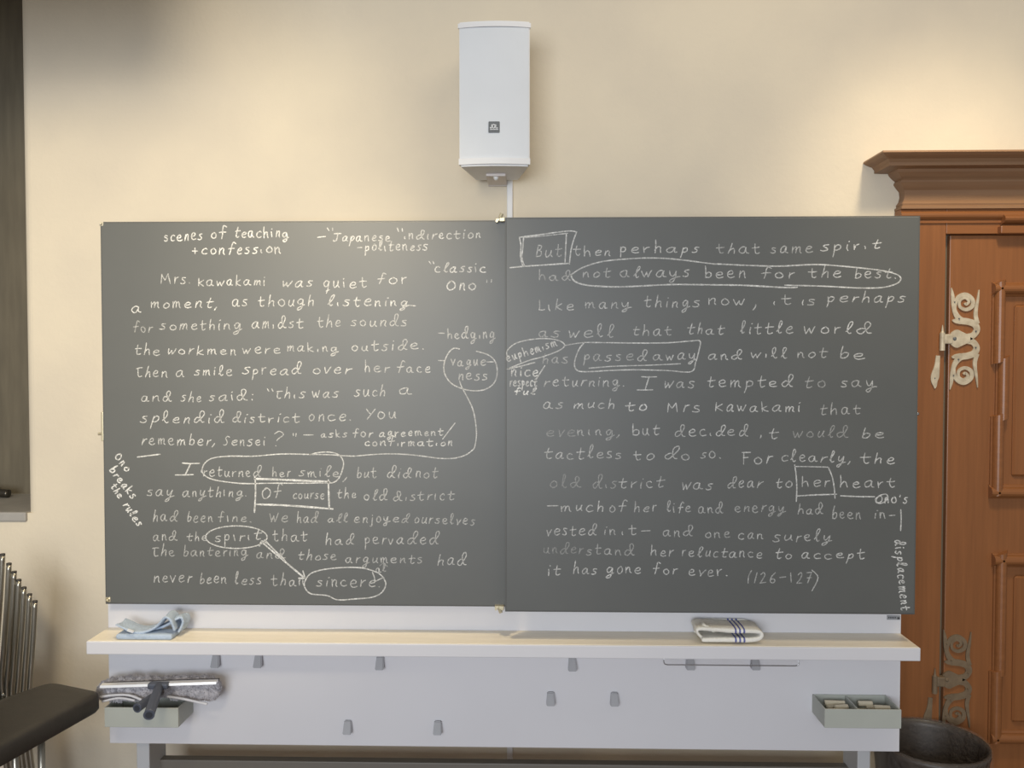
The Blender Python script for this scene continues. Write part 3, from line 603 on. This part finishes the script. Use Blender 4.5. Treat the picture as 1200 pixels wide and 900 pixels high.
lines(YBR, BR, [
 [("But", 627, 658, 301, N, 9.3, .56), ("then", 671.5, 715, 299.5, N, 7.5, .62), ("perhaps", 726.5, 818, 296, N, 8, .68), ("that", 840, 890, 296.5, N, 8, .52), ("same", 903, 952, 296.5, N, 8, .54), ("spirit", 962, 1031, 294.5, 291.5, 8, .66, 1.7)],
 [("had", 631, 669, 328.5, N, 8, .46), ("not", 683, 715, 325.5, N, 8, .52), ("always", 726.7, 807, 324.6, N, 8.5, .56), ("been", 826, 874, 325.5, N, 8.5, .6), ("for", 892.5, 931, 325.5, N, 8, .6), ("the", 948, 986, 325.5, N, 8, .62), ("best.", 1001, 1051, 326, N, 8, .64)],
 [("Like", 631, 672, 363.5, N, 8.5, .62), ("many", 685, 739, 361, N, 8, .56), ("things", 755, 820, 360, N, 8.5, .62), ("now", 830, 873, 357.5, N, 8.5, .62), (",", 883, 890, 360, N, 13, .6), ("it", 905, 927, 357, N, 8, .6), ("is", 939, 955, 357, N, 8, .6), ("perhaps", 969, 1060, 354, N, 8, .64)],
 [("as", 631, 655, 394.5, N, 8.5, .52), ("well", 666, 718, 395, N, 8.5, .62), ("that", 741, 787, 393, N, 8, .6), ("that", 805, 848, 391.5, N, 8, .6), ("little", 867, 929, 391, N, 8.5, .64), ("world", 942, 1020, 391, N, 9, .68)],
 [("has", 635, 666, 425.5, N, 7.5, .48), ("passed", 684, 757, 422.5, N, 8, .56), ("away", 765, 816, 421.5, N, 8, .6), ("and", 829, 869, 421.5, N, 7.5, .68, 1.7), ("will", 880, 922, 419.5, N, 8, .58), ("not", 934, 968, 419.5, N, 7.5, .54), ("be", 984, 1014, 420.5, N, 8.5, .66)],
 [("euphemism", 594.5, 653, 424.5, 405, 7, .76, 1.7)],
 [("nice", 599, 630, 440.5, N, 8.5, .76, 1.8), ("/", 627, 636, 445, N, 12, .8, 1.8)],
 [("respect", 597.5, 629, 452.5, N, 7, .74, 1.7)], [("ful", 603, 626.5, 462.3, N, 4.8, .85, 2.0)],
 [("returning.", 637, 732, 452.5, N, 8, .64), ("I", 747, 765.5, 456.5, N, 10.2, .7, 1.8), ("was", 778, 814.5, 455, N, 8.5, .62), ("tempted", 828, 928, 453.5, N, 8.5, .66), ("to", 942, 967, 454, N, 8.5, .42), ("say", 985, 1026, 453.5, N, 8.5, .48)],
 [("as", 636.5, 659, 479, N, 8, .66), ("much", 671.5, 720, 478.5, N, 7.5, .66), ("to", 733, 758, 481, N, 8, .76, 1.8), ("Mrs", 782, 821, 482.5, N, 8.5, .6), ("Kawakami", 838, 938, 482, N, 8, .68), ("that", 960, 1008, 485.5, N, 9, .44)],
 [("eve", 639.6, 674, 511.5, N, 8, .28), ("ning,", 676, 728, 510, N, 8, .54), ("but", 741, 772, 509.5, N, 8.5, .6), ("decided", 790, 876, 511, N, 8.5, .62), ("it", 889, 911, 513.5, N, 9, .56), ("would", 929, 993, 512.5, N, 8.5, .34), ("be", 1009, 1036, 513.5, N, 8, .6)],
 [("tactless", 637, 728, 538, 537, 8.5, .56), ("to", 742, 766, 538.5, N, 8, .56), ("do", 778, 809, 538.5, N, 8.5, .62), ("so.", 821, 845, 537, N, 8.5, .56), ("For", 868.5, 904, 543.5, N, 9.5, .68, 1.7), ("clearly,", 915, 998, 540, 542, 8, .6), ("the", 1008, 1048, 543.5, N, 8, .66)],
 [("old", 644, 680, 571.5, N, 9, .26), ("dis", 694, 722, 572.5, N, 9, .34), ("trict", 725, 777, 572.5, 571, 8, .54), ("was", 798.5, 834, 574, N, 9, .6), ("dear", 852, 893, 571.5, N, 8.5, .56), ("to", 909, 928, 571, N, 8, .62), ("her", 939, 972, 570.5, N, 8, .64), ("heart", 984, 1049, 571.5, N, 8, .62)],
 [("-", 640, 655, 596, N, 7, .68), ("much", 657, 707, 599, N, 8, .68), ("of", 714, 733, 599.5, N, 7.5, .58), ("her", 743, 769, 599.5, N, 7.5, .54), ("life", 781, 809, 600, N, 7.5, .58), ("and", 818, 847, 601.5, N, 7.5, .54), ("energy", 861, 920, 600, N, 8, .44), ("had", 934.6, 964, 602, N, 7.5, .52), ("been", 975, 1009, 607.5, N, 8.5, .46), ("in-", 1024, 1050, 607.5, N, 7.5, .56)],
 [("Ono's", 1026, 1063, 589.5, N, 7.5, .78, 1.8)],
 [("vested", 640, 698, 627.5, N, 8.5, .58), ("in", 707, 721, 627, N, 7.5, .46), ("it", 728, 746, 627, N, 8, .58), ("-", 750, 763, 627, N, 9, .66), ("and", 776.7, 811, 628.5, N, 8, .52), ("one", 826, 855, 630, N, 8, .48), ("can", 865, 894, 631.5, N, 7.5, .54), ("surely", 906, 974, 634, N, 8.5, .58)],
 [("under", 637, 683, 648.5, N, 7.5, .26), ("stand", 687, 743, 650, N, 8, .42), ("her", 762, 788, 651.5, N, 8, .56), ("reluctance", 798.5, 893, 651.5, 654, 8, .58), ("to", 908, 928, 655, N, 7.5, .62), ("accept", 939, 1013, 654.5, N, 7.5, .62)],
 [("it", 641, 656.5, 674, N, 9, .62), ("has", 671, 699, 672.5, N, 8, .62), ("gone", 710, 751, 672, N, 8.5, .66), ("for", 764.6, 794, 672.5, N, 8, .62), ("ever.", 807, 853, 675, N, 8.5, .6), ("(126", 875, 909, 683, N, 9, .46), ("-", 913, 922, 680, N, 9, .46), ("127", 926, 951, 683, N, 9, .48), (")", 952, 961, 683, N, 9.5, .6)],
 [("displacement", 1048.5, 1056, 633, 715, 8, .8, 1.8)],
])
marks(YBR, BR, 'chalk_frame', [(cr([(113, 135), (122, 180), (120, 240), (132, 297)], 585, 250), 1.8, .8), (cr([(137, 138), (132, 200), (128, 250), (143, 298)], 585, 250), 1.8, .75), (cr([(113, 135), (230, 120), (330, 106), (400, 99), (436, 105)], 585, 250), 1.9, .82), (cr([(140, 137), (260, 126), (385, 112)], 585, 250), 1.6, .7),
   (cr([(436, 104), (415, 160), (402, 220), (395, 285)], 585, 250), 1.9, .8), (cr([(378, 115), (374, 200), (370, 278)], 585, 250), 1.8, .78), (cr([(60, 306), (140, 298), (260, 290), (395, 281)], 585, 250), 2.1, .85)])
marks(YBR, BR, 'chalk_ring', [(cr([(402, 352), (412, 340), (470, 305), (570, 273), (700, 258), (850, 251), (1000, 259), (1200, 284)], 585, 250)+cr([(60, 285), (200, 292), (400, 297), (600, 288), (750, 297), (950, 318), (1050, 340), (1083, 365), (1060, 395), (980, 417), (850, 420), (650, 410), (430, 404)], 830, 250), 1.9, .76),
   (cr([(500, 416), (420, 417), (200, 405), (0, 402)], 830, 250)+cr([(1080, 401), (950, 401), (700, 413), (560, 410), (470, 400), (420, 378), (402, 345)], 585, 250), 2.2, .8)])
marks(YBR, BR, 'chalk_frame', [(cr([(480, 78), (450, 115), (428, 170), (425, 215), (450, 240), (520, 242), (620, 236), (760, 232), (940, 236), (1078, 243), (1105, 190), (1122, 130), (1130, 72), (1080, 70), (950, 80), (800, 82), (640, 80), (478, 78)], 585, 385), 1.8, .78)])
marks(YBR, BR, 'chalk_underline', [(cr([(505, 223), (650, 212), (850, 206), (1020, 198)], 585, 385), 1.7, .72)])
marks(YBR, BR, 'chalk_ring', [(cr([(46, 160), (45, 125), (90, 85), (160, 65), (250, 56), (330, 66), (368, 92), (340, 122), (250, 157), (160, 182), (50, 226)], 585, 385), 1.7, .72), (cr([(45, 228), (120, 212), (200, 191)], 585, 385), 1.9, .8), (cr([(368, 96), (420, 86), (475, 79)], 585, 385), 1.6, .68)])
marks(YBR, BR, 'chalk_frame', [(cr([(486, 143), (494, 200), (498, 270), (495, 348)], 830, 515), 1.9, .78), (cr([(486, 152), (580, 153), (675, 156)], 830, 515), 1.7, .7), (cr([(675, 156), (697, 210), (708, 270), (713, 332)], 830, 515), 1.8, .75), (cr([(500, 318), (600, 312), (722, 308)], 830, 515), 2.0, .82)])
marks(YBR, BR, 'chalk_underline', [(cr([(745, 317), (840, 321), (935, 322)], 830, 515), 2.0, .82), (cr([(940, 335), (965, 315), (1000, 308), (1010, 330), (985, 355), (950, 358), (938, 335)], 830, 515), 1.7, .75)])
marks(YBR, BR, 'chalk_line', [(cr([(1083, 395), (1085, 450), (1082, 512)], 830, 515), 1.9, .75)])

# ------------------------------------------------------------------ trays
def tray(pxl, pxr, pyt, pyb, label, divider):
    y1 = -0.463; a, b = at(pxl, pyt, y1), at(pxr, pyb, y1); x0, x1, z1, z0 = a.x, b.x, a.z, b.z
    r = thing('tray', label, 'tray', ((x0+x1)/2, (y1+YP)/2, z0))
    w = 0.004; bm = NB(); ye = YP-0.0005
    def ring(d, z): return [bm.verts.new(p) for p in ((x0+d, y1+d, z), (x1-d, y1+d, z), (x1-d, ye-d, z), (x0+d, ye-d, z))]
    rr = [ring(0.001, z0), ring(0, z0+0.001), ring(0, z1-0.0008), ring(0.0008, z1), ring(w-0.0008, z1), ring(w, z1-0.0008), ring(w, z0+w)]
    for p, q in zip(rr, rr[1:]):
        for k in range(4): bm.faces.new((p[k], p[(k+1) % 4], q[(k+1) % 4], q[k]))
    bm.faces.new(rr[0][::-1]); bm.faces.new(rr[-1])
    obj('tray_body', bm, 'tray', r)
    if divider:
        bm = NB(); bx(bm, (x0+0.44*(x1-x0), y1+w, z0+w), (x0+0.44*(x1-x0)+w, YP-w, z1-0.003)); obj('divider', bm, 'tray', r)
    return x0, x1, y1, z0, z1
TL = tray(122.5, 209, 829, 853, 'grey tray under the left end of the ledge, holding window washer tools', False)
TR = tray(966.5, 1056, 831, 854, 'grey divided tray under the right end of the ledge, holding chalk', True)
x0, x1, y1, z0, z1 = TR; xm = x0+0.44*(x1-x0)
k = 0
def chalkpiece(x, y, z, ang, L, tilt=0.0):
    d = Vector((math.cos(ang), math.sin(ang), tilt)).normalized()*L/2; p = Vector((x, y, z)); bm = NB()
    tube(bm, [p-d, p-d*0.95, p+d*0.95, p+d], 0.0080, 12)
    for v in bm.verts: pass
    return bm
spots = []
for xa_, xb_2 in ((x0+0.012, xm-0.006), (xm+0.012, x1-0.012)):
    for lv in range(4):
        for q in range(3):
            L = random.uniform(.04, .058)
            spots.append((random.uniform(xa_+L/2, xb_2-L/2), y1+0.016+q*0.030+random.uniform(-.004, .004), lv, L, random.uniform(-.2, .2)))
lab = ['chalk stick among the pieces in the left half of the divided tray', 'chalk stick among the pieces in the right half of the divided tray']
for x, y, lv, L, an in spots:
    rt = x > xm
    obj('chalk_stick', chalkpiece(x, y, z0+0.0105+lv*0.0105, an, L), 'chalkstick', None, True, label=lab[1 if rt else 0], cat='chalk', group='chalk in the %s half of the tray' % ('right' if rt else 'left'))

# ------------------------------------------------------------------ window washer tools in the left tray
x0, x1, y1, z0, z1 = TL
yw = -0.425
wl, wr = at(112, 811, yw), at(258, 809, yw)
wash = thing('window_washer', 'window washer with fluffy grey fleece sleeve lying across the left tray', 'window washer', ((wl.x+wr.x)/2, yw, z1))
NS, NR = 90, 26
bm = NB(); rings = []
def fl(u, a):
    """fleece sleeve surface; u along, a around"""
    x = wl.x+(wr.x-wl.x)*u; zc0 = wl.z+(wr.z-wl.z)*u+0.012*math.sin(PI*u)*0.6
    endr = min(1.0, math.sqrt(max(0.0, 1-(abs(2*u-1)**9))))
    ry, rz = 0.030*endr, (0.031+0.004*math.sin(7*u)+(0.006 if u > .6 else 0))*endr
    j = 0.0022*math.sin(41*u+3*a)+0.0018*math.sin(83*u-5*a)
    return Vector((x, yw+0.012+(ry+j)*math.cos(a), zc0+(rz+j)*math.sin(a)))
for i in range(NS+1):
    u = i/NS; rings.append([bm.verts.new(fl(u, 2*PI*k/NR)+Vector((random.uniform(-1, 1), random.uniform(-1, 1), random.uniform(-1, 1)))*0.0012) for k in range(NR)])
for a, b in zip(rings, rings[1:]):
    for k in range(NR): bm.faces.new((a[k], a[(k+1) % NR], b[(k+1) % NR], b[k]))
bm.faces.new(rings[0]); bm.faces.new(rings[-1])
for k in range(5200):
    u, a = random.uniform(0.005, 0.995), random.uniform(0, 2*PI); p = fl(u, a); c0 = fl(u, a+PI); n = (p-(p+c0)/2).normalized()
    n = (n+Vector((random.uniform(-.9, .9), random.uniform(-.9, .9), random.uniform(-.9, .9)))).normalized(); L = random.uniform(.004, .009)
    t1 = n.orthogonal().normalized()*0.0011; t2 = n.cross(t1)
    q = [bm.verts.new(p+t1), bm.verts.new(p-t1*.5+t2*.87), bm.verts.new(p-t1*.5-t2*.87), bm.verts.new(p+n*L)]
    bm.faces.new((q[0], q[1], q[3])); bm.faces.new((q[1], q[2], q[3])); bm.faces.new((q[2], q[0], q[3]))
sleeve = obj('fleece_sleeve', bm, 'fleece', wash)
def seamline(pp, w):
    bm = NB(); pth = [at(px, py, yw-0.034) for px, py in pp]; tube(bm, [Vector(q) for q in crom([tuple(p) for p in pth], 5)], w, 8); obj('sleeve_edge', bm, 'fleecewhite', wash, True, label='white fabric edge of the sleeve')
seamline([(113, 818), (128, 815), (150, 814.5), (166, 820)], 0.0038); seamline([(120, 822), (140, 818), (158, 821)], 0.0034); seamline([(196, 816), (215, 819), (233, 823), (243, 825)], 0.0038)
def grip(parent, pa, ya, pb, yb_, r, name):
    a, b = at(*pa, ya), at(*pb, yb_); bm = NB(); d = (b-a)
    tube(bm, [a, a+d*0.3, a+d*0.42, a+d*0.95, b], r*0.8, 18, r)
    h = obj(name, bm, 'handle', parent, True)
    for p in h.data.polygons: p.use_smooth = len(p.vertices) == 4
    bm = NB(); tube(bm, [b-d.normalized()*0.002, b+d.normalized()*0.0012], r*0.62, 16); obj('handle_bore', bm, 'handledark', h)
grip(wash, (186, 812), -0.46, (160.5, 830), -0.56, 0.0135, 'handle')
a, b = at(118, 804, -0.470), at(254, 799.5, -0.470)
sq = thing('squeegee', 'window squeegee with long chrome blade resting on the grey fleece sleeve', 'squeegee', ((a+b)/2)-Vector((0, 0, 0.006)))
bm = NB(); d = b-a
for p0, p1 in ((0.0, 1.0),):
    A, B = a+d*p0, a+d*p1
    hexa(bm, [A+Vector((0, -0.006, -0.004)), B+Vector((0, -0.006, -0.004)), B+Vector((0, 0.012, -0.002)), A+Vector((0, 0.012, -0.002))], [A+Vector((0, -0.004, 0.003)), B+Vector((0, -0.004, 0.003)), B+Vector((0, 0.012, 0.005)), A+Vector((0, 0.012, 0.005))])
obj('blade_channel', bm, 'alu', sq)
bm = NB(); hexa(bm, [a+Vector((0, 0.011, -0.001)), b+Vector((0, 0.011, -0.001)), b+Vector((0, 0.024, 0.001)), a+Vector((0, 0.024, 0.001))], [a+Vector((0, 0.011, 0.002)), b+Vector((0, 0.011, 0.002)), b+Vector((0, 0.024, 0.003)), a+Vector((0, 0.024, 0.003))]); obj('rubber_blade', bm, 'rubber', sq)
bm = NB(); c0 = at(187, 802, -0.470); bx(bm, (c0.x-0.030, -0.488, c0.z-0.010), (c0.x+0.030, -0.462, c0.z+0.008), 0.005); obj('clamp_head', bm, 'handle', sq)
grip(sq, (187, 803), -0.475, (174.5, 838), -0.62, 0.0155, 'handle')

# ------------------------------------------------------------------ cloths on the ledge
ZS = 0.7674
def wobf(ax, sc):
    ph = [random.uniform(0, 6) for _ in range(4)]
    return lambda u, v: (sc*math.sin(5*v+ph[0]+3*u), sc*math.sin(9*u+ph[1]), sc*0.6*math.sin(11*u+6*v+ph[2]))
def pz(px, py, y, w): q = at(px, py, y); return (q.x, max(q.z, ZS+w), w)
bm = NB(); yc0, yc1 = -0.468, -0.405
p = crom([pz(135, 748, yc0, .005), pz(160, 747.5, yc0, .006), pz(185, 747, yc0, .006), pz(201, 746, yc0, .005)], 5); ribbon(bm, [(x, ZS+0.0085, .008) for x, z, w in p], yc0, yc1, 8, None)
p = crom([pz(134, 733.5, yc0, .002), pz(143, 737, yc0, .003), pz(152, 741, yc0, .004), pz(163, 742.5, yc0, .004), pz(174, 740, yc0, .004), pz(182, 735, yc0, .004), pz(188, 728, yc0, .004), pz(192, 724.5, yc0, .004), pz(197, 727, yc0, .004), pz(200, 734, yc0, .004), pz(202, 741, yc0, .004)], 4)
ribbon(bm, p, yc0+0.008, yc1+0.01, 8, wobf(0, .0025))
p = crom([pz(168, 742.5, yc0, .003), pz(182, 740, yc0, .004), pz(192, 735, yc0, .004), pz(201, 729, yc0, .004), pz(207, 728, yc0, .004), pz(209, 735, yc0, .004), pz(204, 745, yc0, .004)], 4)
ribbon(bm, p, yc0+0.03, yc1+0.014, 8, wobf(0, .002))
cloth = obj('cleaning_cloth', bm, 'bluecloth', None, True, label='crumpled light blue cleaning cloth on the left end of the ledge', cat='cloth', sub=1)
bm = NB(); q = at(152.5, 739.3, yc0-0.002)
hexa(bm, [q+Vector((-.010, 0, -.001)), q+Vector((.008, 0, -.007)), q+Vector((.008, .003, -.007)), q+Vector((-.010, .003, -.001))], [q+Vector((-.006, -.002, .006)), q+Vector((.011, -.002, -.001)), q+Vector((.011, .003, -.001)), q+Vector((-.006, .003, .006))])
tg = obj('care_tag', bm, 'tag', cloth, label='white care tag')

yt0, yt1 = -0.466, -0.372
stripe0 = [at(px, 745, yt0).x for px in (862.5, 867.5, 872.5)]
bm = NB()
p = crom([pz(822, 751, yt0, .006), pz(850, 751, yt0, .007), pz(880, 751, yt0, .007), pz(891, 748, yt0, .006), pz(892.5, 743, yt0, .006), pz(886, 740.5, yt0, .006), pz(862, 740.5, yt0, .007), pz(838, 739, yt0, .006), pz(820, 738, yt0, .005), pz(818, 742, yt0, .004), pz(823, 747, yt0, .004)], 5)
ribbon(bm, p, yt0, yt1, 8, wobf(0, .0016))
q0, q1 = at(826, 734, yt0+0.02), at(835, 738, yt0+0.012); 
tube(bm, crom([tuple(q0+Vector((0, .02, .002))), tuple(q0), tuple(q1), tuple(q1+Vector((.004, -.004, -.006)))], 4), 0.006, 8)
q = [at(px, 730, -0.372) for px in (812, 892)]
# the towel's rear half stands folded against the white panel
prof2 = []
xa, xb_ = at(812, 730, -0.36).x, at(893, 730, -0.36).x; nx, nz = 16, 8
zt2 = at(850, 724.5, -0.358).z
fr = []; bk = []
for j in range(nz+1):
    v = j/nz; rf = []; rb = []
    for i in range(nx+1):
        u = i/nx; top = zt2-(0.028*max(0, abs(u-0.45)*2-0.62)/0.38 if abs(u-0.45)*2 > 0.62 else 0)
        z = ZS+0.004+(top-ZS-0.004)*v; x = xa+(xb_-xa)*u; yy = -0.372+0.014*v-0.0015*math.sin(9*u+2*v)
        rf.append(bm.verts.new((x, yy-0.003, z))); rb.append(bm.verts.new((x, yy+0.003, z)))
    fr.append(rf); bk.append(rb)
for j in range(nz):
    for i in range(nx):
        bm.faces.new((fr[j][i], fr[j][i+1], fr[j+1][i+1], fr[j+1][i])); bm.faces.new((bk[j][i], bk[j+1][i], bk[j+1][i+1], bk[j][i+1]))
for i in range(nx):
    bm.faces.new((fr[nz][i], fr[nz][i+1], bk[nz][i+1], bk[nz][i])); bm.faces.new((fr[0][i+1], fr[0][i], bk[0][i], bk[0][i+1]))
for j in range(nz):
    bm.faces.new((fr[j][0], fr[j+1][0], bk[j+1][0], bk[j][0])); bm.faces.new((fr[j+1][nx], fr[j][nx], bk[j][nx], bk[j+1][nx]))
vx = [v.co.x for v in bm.verts]; cxm = (min(vx)+max(vx))/2
obj('tea_towel', bm, towel_mat([s-cxm for s in stripe0]), None, True, label='folded white towel with three blue stripes on the ledge under the right blackboard', cat='towel', sub=1)

# ------------------------------------------------------------------ black padded stool and the stack of chrome chairs on the left
DZ = 0.62
def gp(px, py, z):
    d = FWD+RT*((px-600)/FPX)+UP*((450-py)/FPX); return CAM+d*((z-CAM.z)/d.z)
P1, P2, P3 = gp(62, 797, DZ), gp(121, 809, DZ), gp(-4, 876, DZ); P5 = gp(3, 816, DZ)
dirc = (P3-P2).normalized(); P4 = P3+dirc*0.12; P6 = P5+dirc*0.33
outline = [P1, P2, P4, P6, P5]
stool = thing('padded_stool', 'black padded stool beside the left end of the board stand', 'stool', ((P1+P2+P4+P6)/4).to_2d().to_3d())
def rounded(poly, r, n=5):
    out = []; L = len(poly)
    for i in range(L):
        p, a, b = poly[i], poly[i-1], poly[(i+1) % L]; da, db = (a-p), (b-p)
        ra = min(r, da.length*.45, db.length*.45); s0, s1 = p+da.normalized()*ra, p+db.normalized()*ra
        for k in range(n+1):
            t = k/n; out.append(s0*(1-t)**2+p*2*t*(1-t)+s1*t*t)
    return out
ol = rounded([Vector((q.x, q.y, 0)) for q in outline], 0.035)
cen = sum(ol, Vector())/len(ol); bm = NB(); rings = []
for ins, z in ((0.030, DZ-0.058), (0.006, DZ-0.056), (0.0, DZ-0.050), (0.0, DZ-0.014), (0.004, DZ-0.006), (0.014, DZ-0.0015), (0.05, DZ)):
    rings.append([bm.verts.new(Vector((0, 0, z))+q+(cen-q).normalized()*ins) for q in ol])
for a, b in zip(rings, rings[1:]):
    for k in range(len(ol)): bm.faces.new((a[k], a[(k+1) % len(ol)], b[(k+1) % len(ol)], b[k]))
bm.faces.new(rings[0][::-1]); bm.faces.new(rings[-1]); obj('seat', bm, 'vinyl', stool, True)
for q in (P1, P2, P4, P6):
    c0 = Vector((q.x, q.y, 0)); c0 = c0+(cen-c0).normalized()*0.12+Vector((-0.07, 0.03, 0)); bm = NB(); tube(bm, [(c0.x, c0.y, 0.0), (c0.x, c0.y, DZ-0.057)], 0.010, 12); obj('leg', bm, 'chrome', stool, True)

tops = [(41, 706), (34.5, 698), (28, 690), (22, 681), (16.5, 671.5), (10.5, 662), (3, 651)]
YC = 2.67-2.95
T0 = at(*tops[0], YC)
lbl = ['lowest chrome chair of the stack by the wall, its tube end lowest and furthest right', 'second chrome chair up in the stack by the wall', 'third chrome chair up in the stack by the wall', 'middle chrome chair of the seven stacked by the wall',
       'third chrome chair from the top of the stack by the wall', 'second chrome chair from the top of the stack by the wall', 'topmost chrome chair of the stack, its tube end cut by the photo edge']
def make_chair(loc):
    zt_ = T0.z; r = thing('stacking_chair', lbl[0], 'chair', loc, 'chrome chairs stacked by the left wall')
    b = Vector(loc); w = 0.40
    for s in (0, -w):
        bm = NB(); y = T0.y+s
        tube(bm, crom([(T0.x, y, zt_), (T0.x-0.008, y, zt_-0.12), (T0.x-0.022, y, zt_-0.28), (T0.x-0.03, y, zt_-0.40), (T0.x-0.01, y, zt_-0.6), (T0.x+0.02, y, 0.012)], 5), 0.0080, 12); obj('rear_leg', bm, 'chrome', r, True)
        bm = NB(); tube(bm, [(T0.x, y, zt_-0.001), (T0.x, y, zt_+0.006)], 0.0079, 12); obj('end_cap', bm, 'rubber', r, True)
        bm = NB(); tube(bm, crom([(T0.x-0.028, y, 0.43), (T0.x-0.2, y, 0.435), (T0.x-0.40, y, 0.43), (T0.x-0.43, y, 0.40), (T0.x-0.45, y, 0.012)], 5), 0.0080, 12); obj('front_leg', bm, 'chrome', r, True)
    bm = NB(); bx(bm, (T0.x-0.43, T0.y-w+0.01, 0.4365), (T0.x-0.045, T0.y-0.01, 0.4455), 0.004); obj('seat', bm, 'vinyl', r)
    bm = NB(); bx(bm, (T0.x-0.016, T0.y-w+0.03, zt_-0.17), (T0.x-0.007, T0.y-0.20, zt_-0.03), 0.004); obj('backrest', bm, 'vinyl', r)
    return r
ch0 = make_chair((T0.x-0.2, T0.y-0.2, 0))
for i, tp in enumerate(tops[1:], 1):
    q = at(*tp, YC); dlt = Vector((q.x-T0.x, 0, q.z-T0.z))
    c = ch0.copy(); COL.objects.link(c); c.location = ch0.location+dlt; c['label'] = lbl[i]
    for k in ch0.children:
        d = k.copy(); COL.objects.link(d); d.parent = c

# ------------------------------------------------------------------ waste bin with clear liner
ZR = 0.385
bc_ = gp(1090, 868, ZR); R = 0.172
bn = thing('waste_bin', 'dark round waste bin with a clear plastic liner, in front of the door', 'waste bin', (bc_.x, bc_.y, 0))
bm = NB(); n = 48; prof = [(0.0, 0.004), (R*0.74, 0.004), (R*0.76, 0.0), (R*0.985, ZR-0.02), (R, ZR-0.018), (R, ZR), (R*0.97, ZR), (R*0.955, ZR-0.02), (R*0.73, 0.012), (0.0, 0.012)]
rings = []
for r_, z in prof: rings.append([bm.verts.new((bc_.x+r_*math.cos(2*PI*k/n), bc_.y+r_*math.sin(2*PI*k/n), z)) for k in range(n)] if r_ > 0 else [bm.verts.new((bc_.x, bc_.y, z))])
for a, b in zip(rings, rings[1:]):
    for k in range(n):
        if len(a) == 1: bm.faces.new((a[0], b[k], b[(k+1) % n]))
        elif len(b) == 1: bm.faces.new((a[k], a[(k+1) % n], b[0]))
        else: bm.faces.new((a[k], a[(k+1) % n], b[(k+1) % n], b[k]))
obj('bin_body', bm, 'bin', bn, True)
bm = NB(); n = 96; rings = []
prof = [(R*1.035, ZR-0.075, .006), (R*1.03, ZR-0.04, .003), (R*1.025, ZR-0.005, .001), (R*1.012, ZR+0.006, .001), (R*0.965, ZR+0.004, .001), (R*0.935, ZR-0.025, .003), (R*0.88, ZR-0.10, .008), (R*0.80, ZR-0.2, .012), (R*0.6, ZR-0.3, .012), (R*0.05, ZR-0.32, .0)]
for r_, z, am in prof:
    rings.append([bm.verts.new((bc_.x+(r_+am*math.sin(13*a)*math.sin(5*a+1)-am*.6)*math.cos(a), bc_.y+(r_+am*math.sin(13*a)*math.sin(5*a+1)-am*.6)*math.sin(a), z+am*math.sin(7*a)*0.8)) for a in [2*PI*k/n for k in range(n)]])
for a, b in zip(rings, rings[1:]):
    for k in range(n): bm.faces.new((a[k], a[(k+1) % n], b[(k+1) % n], b[k]))
obj('bin_liner', bm, 'liner', bn, True, label='clear crinkled plastic liner folded over the rim')
